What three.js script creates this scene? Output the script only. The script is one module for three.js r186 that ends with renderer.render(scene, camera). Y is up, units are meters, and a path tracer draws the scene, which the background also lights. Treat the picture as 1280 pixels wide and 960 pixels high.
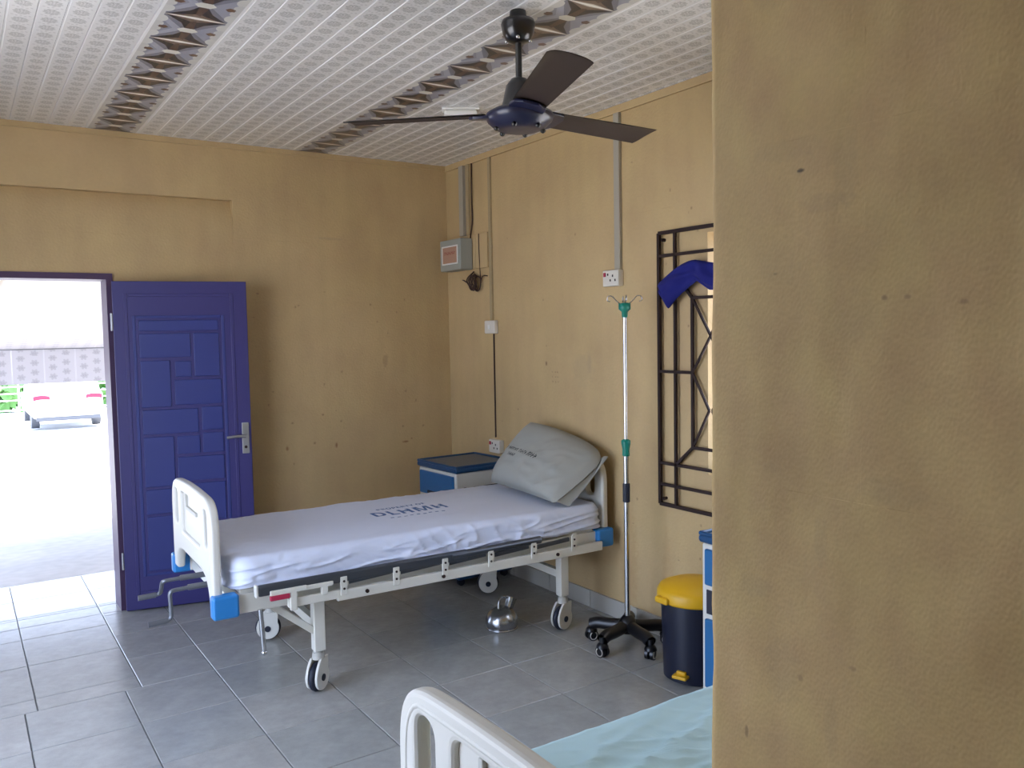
import * as THREE from 'three';
import { RoundedBoxGeometry } from 'three/addons/geometries/RoundedBoxGeometry.js';
import { mergeGeometries } from 'three/addons/utils/BufferGeometryUtils.js';
import { ImprovedNoise } from 'three/addons/math/ImprovedNoise.js';

// ---------------------------------------------------------------- camera, sky, sun, exposure
// origin: floor corner between the back wall (z = 0) and the right wall (x = 0); the room is x < 0, z > 0
const scene = new THREE.Scene();
const renderer = new THREE.WebGLRenderer({ antialias: true });
renderer.toneMapping = THREE.LinearToneMapping;
renderer.toneMappingExposure = 6.5;
renderer.shadowMap.enabled = true;
const D2R = Math.PI / 180;
const camera = new THREE.PerspectiveCamera(2 * Math.atan(480 / 1047.7) / D2R, 1280 / 960, 0.05, 200);
{
  const yaw = 33.62 * D2R, pitch = -3.555 * D2R, roll = -1.026 * D2R;
  const fwd = new THREE.Vector3(Math.sin(yaw) * Math.cos(pitch), Math.sin(pitch), -Math.cos(yaw) * Math.cos(pitch));
  const r0 = new THREE.Vector3(Math.cos(yaw), 0, Math.sin(yaw)), u0 = new THREE.Vector3().crossVectors(r0, fwd);
  const r = r0.clone().multiplyScalar(Math.cos(roll)).addScaledVector(u0, Math.sin(roll));
  const u = u0.clone().multiplyScalar(Math.cos(roll)).addScaledVector(r0, -Math.sin(roll));
  camera.quaternion.setFromRotationMatrix(new THREE.Matrix4().makeBasis(r, u, fwd.clone().negate()));
  camera.position.set(-3.03, 1.61, 5.374);
}
scene.background = new THREE.Color().setRGB(0.78, 0.94, 1.28);       // bright hazy sky
const sun = new THREE.DirectionalLight(0xfff3e0, 4);
sun.position.set(4, 20, -12);
sun.target.position.set(-2, 0, -4);
sun.castShadow = true;
sun.shadow.mapSize.set(2048, 2048);
Object.assign(sun.shadow.camera, { left: -25, right: 25, top: 25, bottom: -25, near: 1, far: 70 });
scene.add(sun, sun.target);

// ---------------------------------------------------------------- helpers
let seed = 7;
const rnd = () => { seed = (seed * 1664525 + 1013904223) >>> 0; return seed / 4294967296; };
const noise = new ImprovedNoise();
const nz = (x, y, z = 0) => noise.noise(x, y, z);
const fbm = (x, y, z = 0, o = 4) => { let s = 0, a = 0.5; for (let i = 0; i < o; i++) { s += a * nz(x, y, z); x = x * 2.03 + 5.1; y = y * 2.03 + 1.7; a *= 0.5; } return s; };
const V = (x, y, z) => new THREE.Vector3(x, y, z);
const taken = {};
function numbered(n) { const k = taken[n] = (taken[n] ?? -1) + 1; return k ? n + '_' + String(k).padStart(3, '0') : n; }
function plainGeo(g) {
  const n = g.index ? g.toNonIndexed() : g;
  for (const k of Object.keys(n.attributes)) if (!['position', 'normal', 'uv'].includes(k)) n.deleteAttribute(k);
  if (!n.attributes.normal) n.computeVertexNormals();
  if (!n.attributes.uv) n.setAttribute('uv', new THREE.BufferAttribute(new Float32Array(n.attributes.position.count * 2), 2));
  return n;
}
const merge = (list) => list.length === 1 ? list[0] : mergeGeometries(list.map(plainGeo));
function boxUV(g, s = 1) {                                           // uv in metres from the dominant axis
  g = plainGeo(g);
  const p = g.attributes.position, n = g.attributes.normal, uv = g.attributes.uv;
  for (let i = 0; i < p.count; i += 3) {
    const a = Math.abs(n.getX(i)), b = Math.abs(n.getY(i)), c = Math.abs(n.getZ(i));
    for (let k = i; k < i + 3; k++) {
      const x = p.getX(k), y = p.getY(k), z = p.getZ(k);
      if (a >= b && a >= c) uv.setXY(k, z * s, y * s); else if (b >= c) uv.setXY(k, x * s, z * s); else uv.setXY(k, x * s, y * s);
    }
  }
  return g;
}
const mv = (g, x, y, z) => { g.translate(x, y, z); return g; };
const BX = (w, h, d, x, y, z) => mv(new THREE.BoxGeometry(w, h, d), x, y, z);
const RB = (w, h, d, r, x = 0, y = 0, z = 0, s = 2) => mv(new RoundedBoxGeometry(w, h, d, s, Math.min(r, w / 2.01, h / 2.01, d / 2.01)), x, y, z);
const box2 = (x0, x1, y0, y1, z0, z1) => BX(x1 - x0, y1 - y0, z1 - z0, (x0 + x1) / 2, (y0 + y1) / 2, (z0 + z1) / 2);
function bar(p, q, r, rad = 10, r2 = r) {
  const d = q.clone().sub(p), g = new THREE.CylinderGeometry(r2, r, d.length(), rad);
  g.applyQuaternion(new THREE.Quaternion().setFromUnitVectors(V(0, 1, 0), d.clone().normalize()));
  return mv(g, (p.x + q.x) / 2, (p.y + q.y) / 2, (p.z + q.z) / 2);
}
function sqbar(p, q, w, h) {                                         // rectangular bar, w sideways, h upwards
  const d = q.clone().sub(p), g = new RoundedBoxGeometry(d.length(), h, w, 1, Math.min(w, h) * 0.12);
  const xa = d.clone().normalize(), za = V(0, 0, 1);
  if (Math.abs(xa.dot(za)) > 0.95) za.set(1, 0, 0);
  const ya = new THREE.Vector3().crossVectors(za, xa).normalize(); za.crossVectors(xa, ya);
  g.applyMatrix4(new THREE.Matrix4().makeBasis(xa, ya, za));
  return mv(g, (p.x + q.x) / 2, (p.y + q.y) / 2, (p.z + q.z) / 2);
}
function tube(pts, r, seg = 40, rad = 8, tension = 0.5, closed = false) {
  return new THREE.TubeGeometry(new THREE.CatmullRomCurve3(pts, closed, 'catmullrom', tension), seg, r, rad, closed);
}
function bentTube(pts, r, bend = 0.03, rad = 10) {                   // straight runs with rounded corners
  const path = new THREE.CurvePath();
  let at = pts[0];
  for (let i = 1; i < pts.length - 1; i++) {
    const a = pts[i].clone().add(pts[i - 1].clone().sub(pts[i]).setLength(bend)), b = pts[i].clone().add(pts[i + 1].clone().sub(pts[i]).setLength(bend));
    path.add(new THREE.LineCurve3(at, a)); path.add(new THREE.QuadraticBezierCurve3(a, pts[i], b)); at = b;
  }
  path.add(new THREE.LineCurve3(at, pts[pts.length - 1]));
  return new THREE.TubeGeometry(path, pts.length * 12, r, rad);
}
const lathe = (pts, seg = 32) => new THREE.LatheGeometry(pts.map(([r, y]) => new THREE.Vector2(Math.max(r, 1e-4), y)), seg);
function extrude(shape, depth, bevel = 0, curve = 12) {
  const g = new THREE.ExtrudeGeometry(shape, { depth: depth - 2 * bevel, bevelEnabled: bevel > 0, bevelSize: bevel, bevelThickness: bevel, bevelSegments: 3, curveSegments: curve, bevelOffset: -bevel });
  return mv(g, 0, 0, bevel);
}
function grid(nu, nv, f, uvf) {                                      // surface f(u, v) -> Vector3
  const pos = [], uv = [], idx = [];
  for (let j = 0; j <= nv; j++) for (let i = 0; i <= nu; i++) {
    const u = i / nu, v = j / nv, p = f(u, v); pos.push(p.x, p.y, p.z);
    const t = uvf ? uvf(u, v, p) : [u, v]; uv.push(t[0], t[1]);
  }
  for (let j = 0; j < nv; j++) for (let i = 0; i < nu; i++) { const a = j * (nu + 1) + i, b = a + 1, c = a + nu + 1, d = c + 1; idx.push(a, b, d, a, d, c); }
  const g = new THREE.BufferGeometry();
  g.setAttribute('position', new THREE.Float32BufferAttribute(pos, 3)); g.setAttribute('uv', new THREE.Float32BufferAttribute(uv, 2)); g.setIndex(idx); g.computeVertexNormals();
  return g;
}
function mesh(parent, name, geo, mat, label) {
  const m = new THREE.Mesh(Array.isArray(geo) ? merge(geo) : geo, mat);
  m.name = parent === scene ? numbered(name) : name; m.castShadow = m.receiveShadow = true; parent.add(m);
  if (label) m.userData.label = label;
  return m;
}
function tag(o, label, category, group) { o.userData.label = label; o.userData.category = category; if (group) o.userData.group = group; return o; }
function thing(name, label, category, [x, y, z] = [0, 0, 0], turn = 0, group) {
  const o = new THREE.Group(); o.name = numbered(name); scene.add(o); o.position.set(x, y, z); o.rotation.y = turn; return tag(o, label, category, group);
}
function struct(name, geo, mat) { const m = mesh(scene, name, geo, mat); m.userData.kind = 'structure'; return m; }
function structGroup(name) { const o = new THREE.Group(); o.name = numbered(name); scene.add(o); o.userData.kind = 'structure'; return o; }

// ---------------------------------------------------------------- textures and materials
function dataTex(w, h, f, srgb = true, repeat) {
  const a = new Uint8Array(w * h * 4);
  for (let j = 0; j < h; j++) for (let i = 0; i < w; i++) { const c = f(i / w, j / h, i, j), k = (j * w + i) * 4; a[k] = c[0]; a[k + 1] = c[1]; a[k + 2] = c[2]; a[k + 3] = 255; }
  const t = new THREE.DataTexture(a, w, h); t.magFilter = THREE.LinearFilter; t.minFilter = THREE.LinearMipmapLinearFilter; t.generateMipmaps = true;
  t.wrapS = t.wrapT = THREE.RepeatWrapping; if (srgb) t.colorSpace = THREE.SRGBColorSpace; if (repeat) t.repeat.set(...repeat); t.needsUpdate = true;
  return t;
}
function canvasTex(w, h, draw, srgb = true) {
  const c = document.createElement('canvas'); c.width = w; c.height = h; draw(c.getContext('2d'), w, h);
  const t = new THREE.CanvasTexture(c); t.wrapS = t.wrapT = THREE.RepeatWrapping; if (srgb) t.colorSpace = THREE.SRGBColorSpace; return t;
}
const clamp = (x) => Math.max(0, Math.min(255, x));
const S = (c, o = {}) => new THREE.MeshStandardMaterial({ color: c, roughness: 0.6, metalness: 0, ...o });
const P = (c, o = {}) => new THREE.MeshPhysicalMaterial({ color: c, roughness: 0.6, metalness: 0, ...o });
const CREAM = [193, 166, 120];
// one wall's emulsion paint: mottled cream with the marks that stand on it (metres in the wall's own uv)
function wallTex(w, h, mw, mh, u0, sd, marks, base = CREAM) {
  return dataTex(w, h, (a, b) => {
    const x = u0 + a * mw, y = b * mh;
    const big = fbm(x * 0.9 + sd, y * 0.9, sd), mid = fbm(x * 4 + sd, y * 3, sd + 3), fine = nz(x * 60, y * 60, sd);
    const streak = nz(x * 14 + sd, y * 1.1, sd + 9);
    let k = 1 + 0.07 * big + 0.06 * mid + 0.015 * fine + 0.025 * streak, c = [base[0] * k, base[1] * k * (1 + 0.02 * mid), base[2] * k * (1 + 0.05 * big)];
    for (const m of marks) {
      const dx = (x - m[0]) / m[2], dy = (y - m[1]) / m[3], d = dx * dx + dy * dy;
      if (d < 2.6) { const e = Math.max(0, Math.min(1, 1.3 - d + 1.2 * fbm(x * 30 + m[0] * 9, y * 30, 2))) * m[4]; for (let q = 0; q < 3; q++) c[q] += (m[5][q] - c[q]) * e; }
    }
    return c.map(clamp);
  });
}
const plasterBump = dataTex(512, 512, (a, b) => {
  const v = 128 + 70 * fbm(a * 8, b * 8, 1.5, 5) + 26 * nz(a * 90, b * 90, 4); return [clamp(v), clamp(v), clamp(v)];
}, false);
const DIRT = [108, 82, 56], RUST = [120, 76, 44], GREY = [140, 128, 112];
// uv here is (x or z, y) in metres; the texture's repeat/offset maps metres to it
function wallMat(mw, mh, u0, sd, marks, res = [1024, 512], extra = {}) {
  const t = wallTex(res[0], res[1], mw, mh, u0, sd, marks); t.repeat.set(1 / mw, 1 / mh); t.offset.set(-u0 / mw, 0);
  const b = plasterBump.clone(); b.repeat.set(0.9, 0.9); b.needsUpdate = true;
  return S(0xffffff, { map: t, bumpMap: b, bumpScale: 0.006, roughness: 0.72, ...extra });
}
const marksBack = [], marksRight = [];
for (let i = 0; i < 26; i++) marksBack.push([-1.5 + rnd() * 1.45, 0.7 + rnd() * 1.2, 0.003 + rnd() * 0.005, 0.003 + rnd() * 0.006, 0.45, DIRT]);
marksBack.push([-1.24, 0.87, 0.01, 0.016, 0.5, RUST], [-0.9, 0.86, 0.009, 0.018, 0.55, RUST], [-0.38, 0.84, 0.026, 0.007, 0.55, RUST], [-0.33, 0.86, 0.008, 0.007, 0.5, RUST], [-0.52, 1.42, 0.022, 0.05, 0.2, DIRT], [-0.9, 2.25, 0.1, 0.008, 0.2, GREY]);
for (let i = 0; i < 30; i++) marksRight.push([0.6 + rnd() * 3.2, 0.3 + rnd() * 2.2, 0.003 + rnd() * 0.004, 0.003 + rnd() * 0.005, 0.45, DIRT]);
marksRight.push([1.2, 1.41, 0.009, 0.014, 0.6, DIRT], [1.56, 1.38, 0.1, 0.1, 0.14, GREY], [1.62, 1.42, 0.02, 0.06, 0.12, GREY], [1.95, 0.35, 0.07, 0.32, 0.35, [176, 140, 92]], [2.25, 0.3, 0.05, 0.25, 0.3, [182, 146, 100]], [1.6, 0.33, 0.3, 0.06, 0.22, [178, 144, 98]]);
for (let i = 0; i < 9; i++) marksRight.push([1.26 + (i % 3) * 0.025 + rnd() * 0.01, 1.36 - Math.floor(i / 3) * 0.03, 0.004, 0.005, 0.6, DIRT]);
const M = {
  wallBack: wallMat(6.6, 3.0, -6.4, 3, marksBack),
  wallRight: wallMat(5.6, 3.0, -0.2, 11, marksRight),
  wall: wallMat(6.6, 3.0, -6.4, 23, []),
  reveal: null,
  grout: S(0x66676a, { roughness: 0.9 }),
  white: S(0xe9e7e0, { roughness: 0.45 }),
  skirting: S(0xb4b0a6, { roughness: 0.45 }),
  paintMetal: P(0xdedbcf, { roughness: 0.32, clearcoat: 0.3, clearcoatRoughness: 0.3 }),
  plasticWhite: P(0xdad7cd, { roughness: 0.38 }),
  plasticBlue: P(0x2a7fc4, { roughness: 0.35 }),
  plasticNavy: P(0x1a476f, { roughness: 0.35 }),
  drawerBlue: P(0x24669a, { roughness: 0.35 }),
  darkRail: P(0x565a60, { roughness: 0.36, metalness: 0.65 }),
  chrome: S(0xc9cacb, { roughness: 0.18, metalness: 1 }),
  steel: S(0xb9babc, { roughness: 0.26, metalness: 1 }),
  greyMetal: S(0x7d8087, { roughness: 0.4, metalness: 0.7 }),
  black: P(0x0d0d12, { roughness: 0.35 }),
  rubber: P(0x1b2030, { roughness: 0.55 }),
  wheelGrey: P(0xbfbdb4, { roughness: 0.45 }),
  red: S(0xb4284a, { roughness: 0.5 }),
  door: P(0x37336f, { roughness: 0.42, clearcoat: 0.15, clearcoatRoughness: 0.4 }),
  doorBlock: P(0x303a7c, { roughness: 0.4, clearcoat: 0.15, clearcoatRoughness: 0.4 }),
  doorFrame: P(0x4a3552, { roughness: 0.5 }),
  fanNavy: P(0x1b1d3a, { roughness: 0.35, clearcoat: 0.3 }),
  fanBlack: P(0x100f12, { roughness: 0.28, clearcoat: 0.5 }),
  fanBlade: S(0x3b2f2b, { roughness: 0.5, metalness: 0.15 }),
  iron: S(0x2c1b18, { roughness: 0.65, metalness: 0.3 }),
  boxGrey: P(0x9a9c92, { roughness: 0.5 }),
  conduit: P(0xa79f8e, { roughness: 0.5 }),
  conduitCream: P(0xa99672, { roughness: 0.6 }),
  cable: S(0x3a2219, { roughness: 0.6 }),
  board: S(0xc4a97c, { roughness: 0.75 }),
  socket: P(0xd9d3c6, { roughness: 0.4 }),
  green: P(0x0e7d6a, { roughness: 0.35 }),
  binNavy: P(0x12172b, { roughness: 0.4 }),
  binYellow: P(0xd9a713, { roughness: 0.45 }),
  cloth: S(0x11176e, { roughness: 0.9 }),
  aluminium: S(0xb0b2b4, { roughness: 0.35, metalness: 0.9 }),
  glass: P(0xffffff, { roughness: 0.02, transmission: 1, thickness: 0, ior: 1.5 }),
  concrete: S(0xb9b2a6, { roughness: 0.95 }),
  carWhite: P(0xe6e8ea, { roughness: 0.2, clearcoat: 0.8 }),
  carGlass: P(0x9aa4aa, { roughness: 0.1, metalness: 0.2 }),
  tailLight: P(0xc8193a, { roughness: 0.25 }),
  carDark: S(0x55575c, { roughness: 0.6 }),
  fence: S(0xd5d9d6, { roughness: 0.6 }),
  leaf: S(0x5f8a4a, { roughness: 0.9 }),
};

// ---------------------------------------------------------------- room shell
const H = 2.81, XL = -4.0, ZN = 4.82, ZF = 5.24, DX0 = -3.02, DX1 = -2.275, DH = 1.955, XP = -2.4425;
// back wall with the door opening; the plastered-up patch above the door lies a little deeper at its top edge
{
  const s = new THREE.Shape([[XL - 0.2, -0.2], [0.2, -0.2], [0.2, H + 0.1], [XL - 0.2, H + 0.1]].map((p) => new THREE.Vector2(...p)));
  s.holes.push(new THREE.Path([[DX0 - 0.04, -0.06], [DX0 - 0.04, DH + 0.035], [DX1 + 0.035, DH + 0.035], [DX1 + 0.035, -0.06]].map((p) => new THREE.Vector2(...p))));
  s.holes.push(new THREE.Path([[-3.75, 2.06], [-3.75, 2.463], [-1.534, 2.463], [-1.534, 2.06]].map((p) => new THREE.Vector2(...p))));
  const g = boxUV(mv(extrude(s, 0.2), 0, 0, -0.2));
  // tilted infill of the patch
  const infill = boxUV(grid(60, 12, (u, v) => V(-3.75 + 2.216 * u, 2.06 + 0.403 * v, -0.06 * v * v * v + 0.0015 * nz(u * 30, v * 5, 1))));
  const w = structGroup('wall_back');
  mesh(w, 'wall_face', g, M.wallBack); mesh(w, 'plaster_patch', infill, M.wallBack);
}
// right wall with a window opening
const WZ0 = 2.53, WZ1 = 3.75, WY0 = 0.9, WY1 = 2.07;
{
  const s = new THREE.Shape([[-0.2, -0.2], [ZF, -0.2], [ZF, H + 0.1], [-0.2, H + 0.1]].map((p) => new THREE.Vector2(...p)));
  s.holes.push(new THREE.Path([[WZ0, WY0], [WZ0, WY1], [WZ1, WY1], [WZ1, WY0]].map((p) => new THREE.Vector2(...p))));
  const g = extrude(s, 0.2); g.rotateY(-Math.PI / 2); mv(g, 0.2, 0, 0);
  struct('wall_right', boxUV(g), M.wallRight);
}
// left wall with a wide open doorway (outside the picture; daylight comes in through it)
const LW = [1.4, 3.7, 2.45];
{
  const s = new THREE.Shape([[-0.2, -0.2], [ZF, -0.2], [ZF, H + 0.1], [-0.2, H + 0.1]].map((p) => new THREE.Vector2(...p)));
  s.holes.push(new THREE.Path([[LW[0], -0.06], [LW[0], LW[2]], [LW[1], LW[2]], [LW[1], -0.06]].map((p) => new THREE.Vector2(...p))));
  const g = extrude(s, 0.2); g.rotateY(-Math.PI / 2); mv(g, XL, 0, 0);
  struct('wall_left', boxUV(g), M.wall);
  const t = structGroup('trim_4');
  for (const z of [LW[0], LW[1] - 0.05]) mesh(t, 'door_jamb', box2(XL - 0.2, XL + 0.01, 0, LW[2], z, z + 0.05), M.doorFrame);
  mesh(t, 'door_head', box2(XL - 0.2, XL + 0.01, LW[2] - 0.05, LW[2], LW[0], LW[1]), M.doorFrame);
}
// front wall: the doorway the view is taken through; its right reveal fills the right of the picture
{
  const w = structGroup('wall_front');
  mesh(w, 'wall_section', boxUV(box2(XL - 0.2, -3.7, -0.2, H + 0.1, ZN, ZF)), M.wall);
  mesh(w, 'lintel', boxUV(box2(-3.7, XP, 2.45, H + 0.1, ZN, ZF)), M.wall);
  // hand-plastered wall end: wavy surface and a soft irregular arris
  const R = 0.012;
  const prof = [];
  prof.push([0, ZN, 0, -1]); for (let i = 1; i <= 12; i++) prof.push([-(0 - XP - R) * i / 12, ZN, 0, -1]);
  for (let i = 1; i <= 8; i++) { const a = i / 8 * Math.PI / 2; prof.push([XP + R - R * Math.sin(a), ZN + R - R * Math.cos(a), -Math.sin(a), -Math.cos(a)]); }
  for (let i = 1; i <= 70; i++) prof.push([XP, ZN + R + (ZF - ZN - 2 * R) * i / 70, -1, 0]);
  for (let i = 1; i <= 8; i++) { const a = i / 8 * Math.PI / 2; prof.push([XP + R - R * Math.cos(a), ZF - R + R * Math.sin(a), -Math.cos(a), Math.sin(a)]); }
  for (let i = 1; i <= 6; i++) prof.push([XP + R + (-XP - R) * i / 6, ZF, 0, 1]);
  const len = [0]; for (let i = 1; i < prof.length; i++) len.push(len[i - 1] + Math.hypot(prof[i][0] - prof[i - 1][0], prof[i][1] - prof[i - 1][1]));
  const ny = 260;
  const g = grid(prof.length - 1, ny, (u, v) => {
    const k = Math.round(u * (prof.length - 1)), p = prof[k], y = -0.1 + (H + 0.2) * v, t = len[k];
    const d = 0.006 * fbm(t * 3.5, y * 2.2, 4.2) + 0.0022 * fbm(t * 22, y * 12, 8.8, 3);
    return V(p[0] + p[2] * d, y, p[1] + p[3] * d);
  }, (u, v) => { const k = Math.round(u * (prof.length - 1)); return [len[k], -0.1 + (H + 0.2) * v]; });
  const t0 = len[21], at = (z) => t0 + (z - ZN - R);
  const marks = [[at(4.918), 1.738, 0.0042, 0.0016, 0.8, [74, 62, 40]], [at(4.893), 1.655, 0.0035, 0.0007, 0.5, [84, 70, 44]], [at(4.995), 1.63, 0.003, 0.002, 0.4, DIRT], [at(5.013), 1.63, 0.003, 0.002, 0.35, DIRT], [at(5.055), 1.625, 0.004, 0.002, 0.35, DIRT], [at(4.862), 1.24, 0.002, 0.006, 0.4, DIRT], [at(4.92), 1.31, 0.003, 0.003, 0.25, DIRT], [at(4.97), 1.335, 0.004, 0.002, 0.2, DIRT]];
  for (let i = 0; i < 40; i++) marks.push([at(4.84 + rnd() * 0.32), 1.1 + rnd() * 0.9, 0.006 + rnd() * 0.03, 0.004 + rnd() * 0.03, 0.08 + rnd() * 0.08, rnd() < 0.5 ? [150, 128, 96] : [196, 160, 112]]);
  const mw = len[len.length - 1], tt = dataTex(1024, 1024, (a, b) => {
    const x = at(4.8) + a * 0.5, y = 1.05 + b * 1.0;
    const big = fbm(x * 5, y * 4, 2), mid = fbm(x * 22, y * 13, 5), fine = nz(x * 260, y * 160, 1), k = 1 + 0.13 * big + 0.08 * mid + 0.02 * fine;
    let c = [200 * k, 169 * k * (1 + 0.04 * mid), 112 * k * (1 + 0.08 * big)];
    for (const m of marks) { const dx = (x - m[0]) / m[2], dy = (y - m[1]) / m[3], d = dx * dx + dy * dy; if (d < 3) { const e = Math.max(0, Math.min(1, 1.3 - d + 1.1 * fbm(x * 150, y * 150, 2))) * m[4]; for (let q = 0; q < 3; q++) c[q] += (m[5][q] - c[q]) * e; } }
    return c.map(clamp);
  });
  tt.wrapS = tt.wrapT = THREE.MirroredRepeatWrapping; tt.repeat.set(1 / 0.5, 1 / 1.0); tt.offset.set(-at(4.8) / 0.5, -1.05);
  const bb = plasterBump.clone(); bb.repeat.set(5, 3.4); bb.needsUpdate = true;
  M.reveal = S(0xffffff, { map: tt, bumpMap: bb, bumpScale: 0.0016, roughness: 0.7 });
  mesh(w, 'wall_section', g, M.reveal);
}
// ceiling slab with printed PVC cladding boards, each a board of its own
{
  const c = struct('ceiling', box2(XL - 0.2, 0.95, H + 0.012, H + 0.15, -0.2, ZF), M.white);  // right-hand overhang is an added eave that keeps sun out of the window
  const rose = canvasTex(256, 256, (x, w) => {
    x.fillStyle = '#e5e4e2'; x.fillRect(0, 0, w, w);
    for (let i = 0; i < 2; i++) for (let j = -1; j < 3; j++) {
      const cx = 64 + i * 128, cy = 32 + j * 128 + i * 64;
      for (let q = 0; q < 9; q++) { const a = q / 9 * 6.283 + i; x.fillStyle = 'rgba(140,138,136,0.32)'; x.beginPath(); x.ellipse(cx + 30 * Math.cos(a), cy + 32 * Math.sin(a), 15, 8, a + 0.9, 0, 6.3); x.fill(); }
      for (let q = 0; q < 6; q++) { const a = q * 1.047; x.fillStyle = 'rgba(130,128,126,0.38)'; x.beginPath(); x.ellipse(cx + 13 * Math.cos(a), cy + 14 * Math.sin(a), 9, 5, a, 0, 6.3); x.fill(); }
      x.strokeStyle = 'rgba(120,118,116,0.4)'; x.lineWidth = 3; for (let q = 0; q < 7; q++) { const a = q * 0.9 + 0.3; x.beginPath(); x.arc(cx + 26 * Math.cos(a), cy + 27 * Math.sin(a), 9, a, a + 3); x.stroke(); }
      for (let q = 0; q < 5; q++) { x.fillStyle = 'rgba(165,163,160,0.35)'; x.beginPath(); x.ellipse(cx - 40 + q * 20, cy + 64 + (q % 2) * 10 - 5, 8, 6, q, 0, 6.3); x.fill(); }
    }
    x.fillStyle = '#f1f0ee'; x.fillRect(0, 0, 5, w); x.fillRect(w - 5, 0, 5, w); x.fillStyle = '#e9e8e6'; x.fillRect(w / 2 - 6, 0, 12, w);
  });
  const band = canvasTex(512, 512, (x, w) => {                       // geometric print: u across the board, v along it, spindle at the tile's ends
    const poly = (col, ...p) => { x.fillStyle = col; x.beginPath(); p.forEach(([a, b], i) => i ? x.lineTo(a * w, b * w) : x.moveTo(a * w, b * w)); x.closePath(); x.fill(); };
    x.fillStyle = '#cfcdc8'; x.fillRect(0, 0, w, w);
    poly('#7d7e88', [0.1, 0], [0.9, 0], [0.9, 1], [0.1, 1]);
    for (const m of [0, 1]) {                                         // mirrored halves
      const f = (v) => m ? 1 - v : v;
      poly('#a3a5b0', [0.1, f(0.06)], [0.44, f(0.5)], [0.1, f(0.5)]);
      poly('#8e909c', [0.1, f(0.2)], [0.3, f(0.5)], [0.1, f(0.5)]);
      poly('#9a9ca8', [0.9, f(0.06)], [0.56, f(0.5)], [0.9, f(0.5)]);
      poly('#2f2b30', [0.1, f(0.0)], [0.36, f(0.24)], [0.46, f(0.46)], [0.5, f(0.12)]);
      poly('#39343a', [0.9, f(0.0)], [0.66, f(0.22)], [0.54, f(0.46)], [0.5, f(0.12)]);
      poly('#7a685c', [0.14, f(0)], [0.86, f(0)], [0.62, f(0.1)], [0.5, f(0.17)], [0.36, f(0.1)]);
      poly('#5a463e', [0.46, f(0.14)], [0.53, f(0.1)], [0.57, f(0.42)], [0.44, f(0.42)]);
      for (const side of [0.08, 0.92]) { x.fillStyle = '#d2d0c8'; x.beginPath(); x.ellipse(side * w, f(0.2) * w, 0.1 * w, 0.13 * w, 0, 0, 6.3); x.fill(); x.fillStyle = '#cac8c2'; x.beginPath(); x.ellipse(side * w, f(0.4) * w, 0.085 * w, 0.1 * w, 0, 0, 6.3); x.fill(); }
      poly('#c9bfae', [0.04, f(0)], [0.96, f(0)], [0.5, f(0.05)]);
      poly('#f2eee6', [0.06, f(0)], [0.94, f(0)], [0.5, f(0.026)]);
    }
    poly('#6b5040', [0.12, 0.46], [0.2, 0.44], [0.25, 0.5], [0.2, 0.56], [0.12, 0.54]); poly('#6b5040', [0.88, 0.46], [0.8, 0.44], [0.75, 0.5], [0.8, 0.56], [0.88, 0.54]);
    poly('#d8d5c8', [0.36, 0.5], [0.42, 0.42], [0.58, 0.42], [0.64, 0.5], [0.58, 0.58], [0.42, 0.58]);
    x.fillStyle = '#edebe8'; x.fillRect(0, 0, 0.045 * w, w); x.fillRect(0.955 * w, 0, 0.05 * w, w);
  });
  const mR = P(0xffffff, { map: rose, roughness: 0.3, clearcoat: 0.6, clearcoatRoughness: 0.25 }), mB = P(0xffffff, { map: band, roughness: 0.3, clearcoat: 0.25, clearcoatRoughness: 0.25 });
  function board(w, grooves, period) {                               // profile across x, run along z; board bottom at y = 0
    const z0 = 0, z1 = ZN, prof = [];
    prof.push([0.0006, 0.012], [0.0006, 0.004], [0.003, 0]);
    for (const g of grooves) prof.push([g - 0.005, 0], [g - 0.0025, 0.003], [g + 0.0025, 0.003], [g + 0.005, 0]);
    prof.push([w - 0.003, 0], [w - 0.0006, 0.004], [w - 0.0006, 0.012]);
    const pos = [], uv = [];
    const q = (a, b) => { const A = [a[0], a[1], z0], B = [b[0], b[1], z0], C = [b[0], b[1], z1], E = [a[0], a[1], z1]; for (const p of [A, B, C, A, C, E]) { pos.push(...p); uv.push(p[0] / w, p[2] / period); } };
    for (let i = 0; i + 1 < prof.length; i++) q(prof[i], prof[i + 1]);
    q(prof[prof.length - 1], prof[0]);
    const g = new THREE.BufferGeometry(); g.setAttribute('position', new THREE.Float32BufferAttribute(pos, 3)); g.setAttribute('uv', new THREE.Float32BufferAttribute(uv, 2)); g.computeVertexNormals(); return g;
  }
  const strip = board(0.185, [0.0925], 0.185), wide = board(0.2775, [], 0.29);
  const edges = [];
  for (let x = -2.345 - 1.2025 * 3; x < 0; x += 1.2025) { edges.push([x, 0.2775, true]); for (let k = 0; k < 5; k++) edges.push([x + 0.2775 + 0.185 * k, 0.185, false]); }
  for (const [x, w, b] of edges) {
    if (x < XL - 0.1 || x > -0.03) continue;
    const over = Math.min(x + w, 0) - x;
    const p = mesh(c, 'ceiling_board', over < w - 1e-6 ? board(over, over > 0.1 ? [0.0925] : [], 0.185) : b ? wide : strip, b ? mB : mR);
    p.position.set(x, H, 0);
  }
  // cornice strips under the boards
  struct('trim_1', boxUV(box2(XL, -0.012, H - 0.032, H, 0, 0.014)), M.wall);
  struct('trim_2', boxUV(box2(-0.014, 0, H - 0.04, H, 0, ZN)), M.wall);
}
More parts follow.
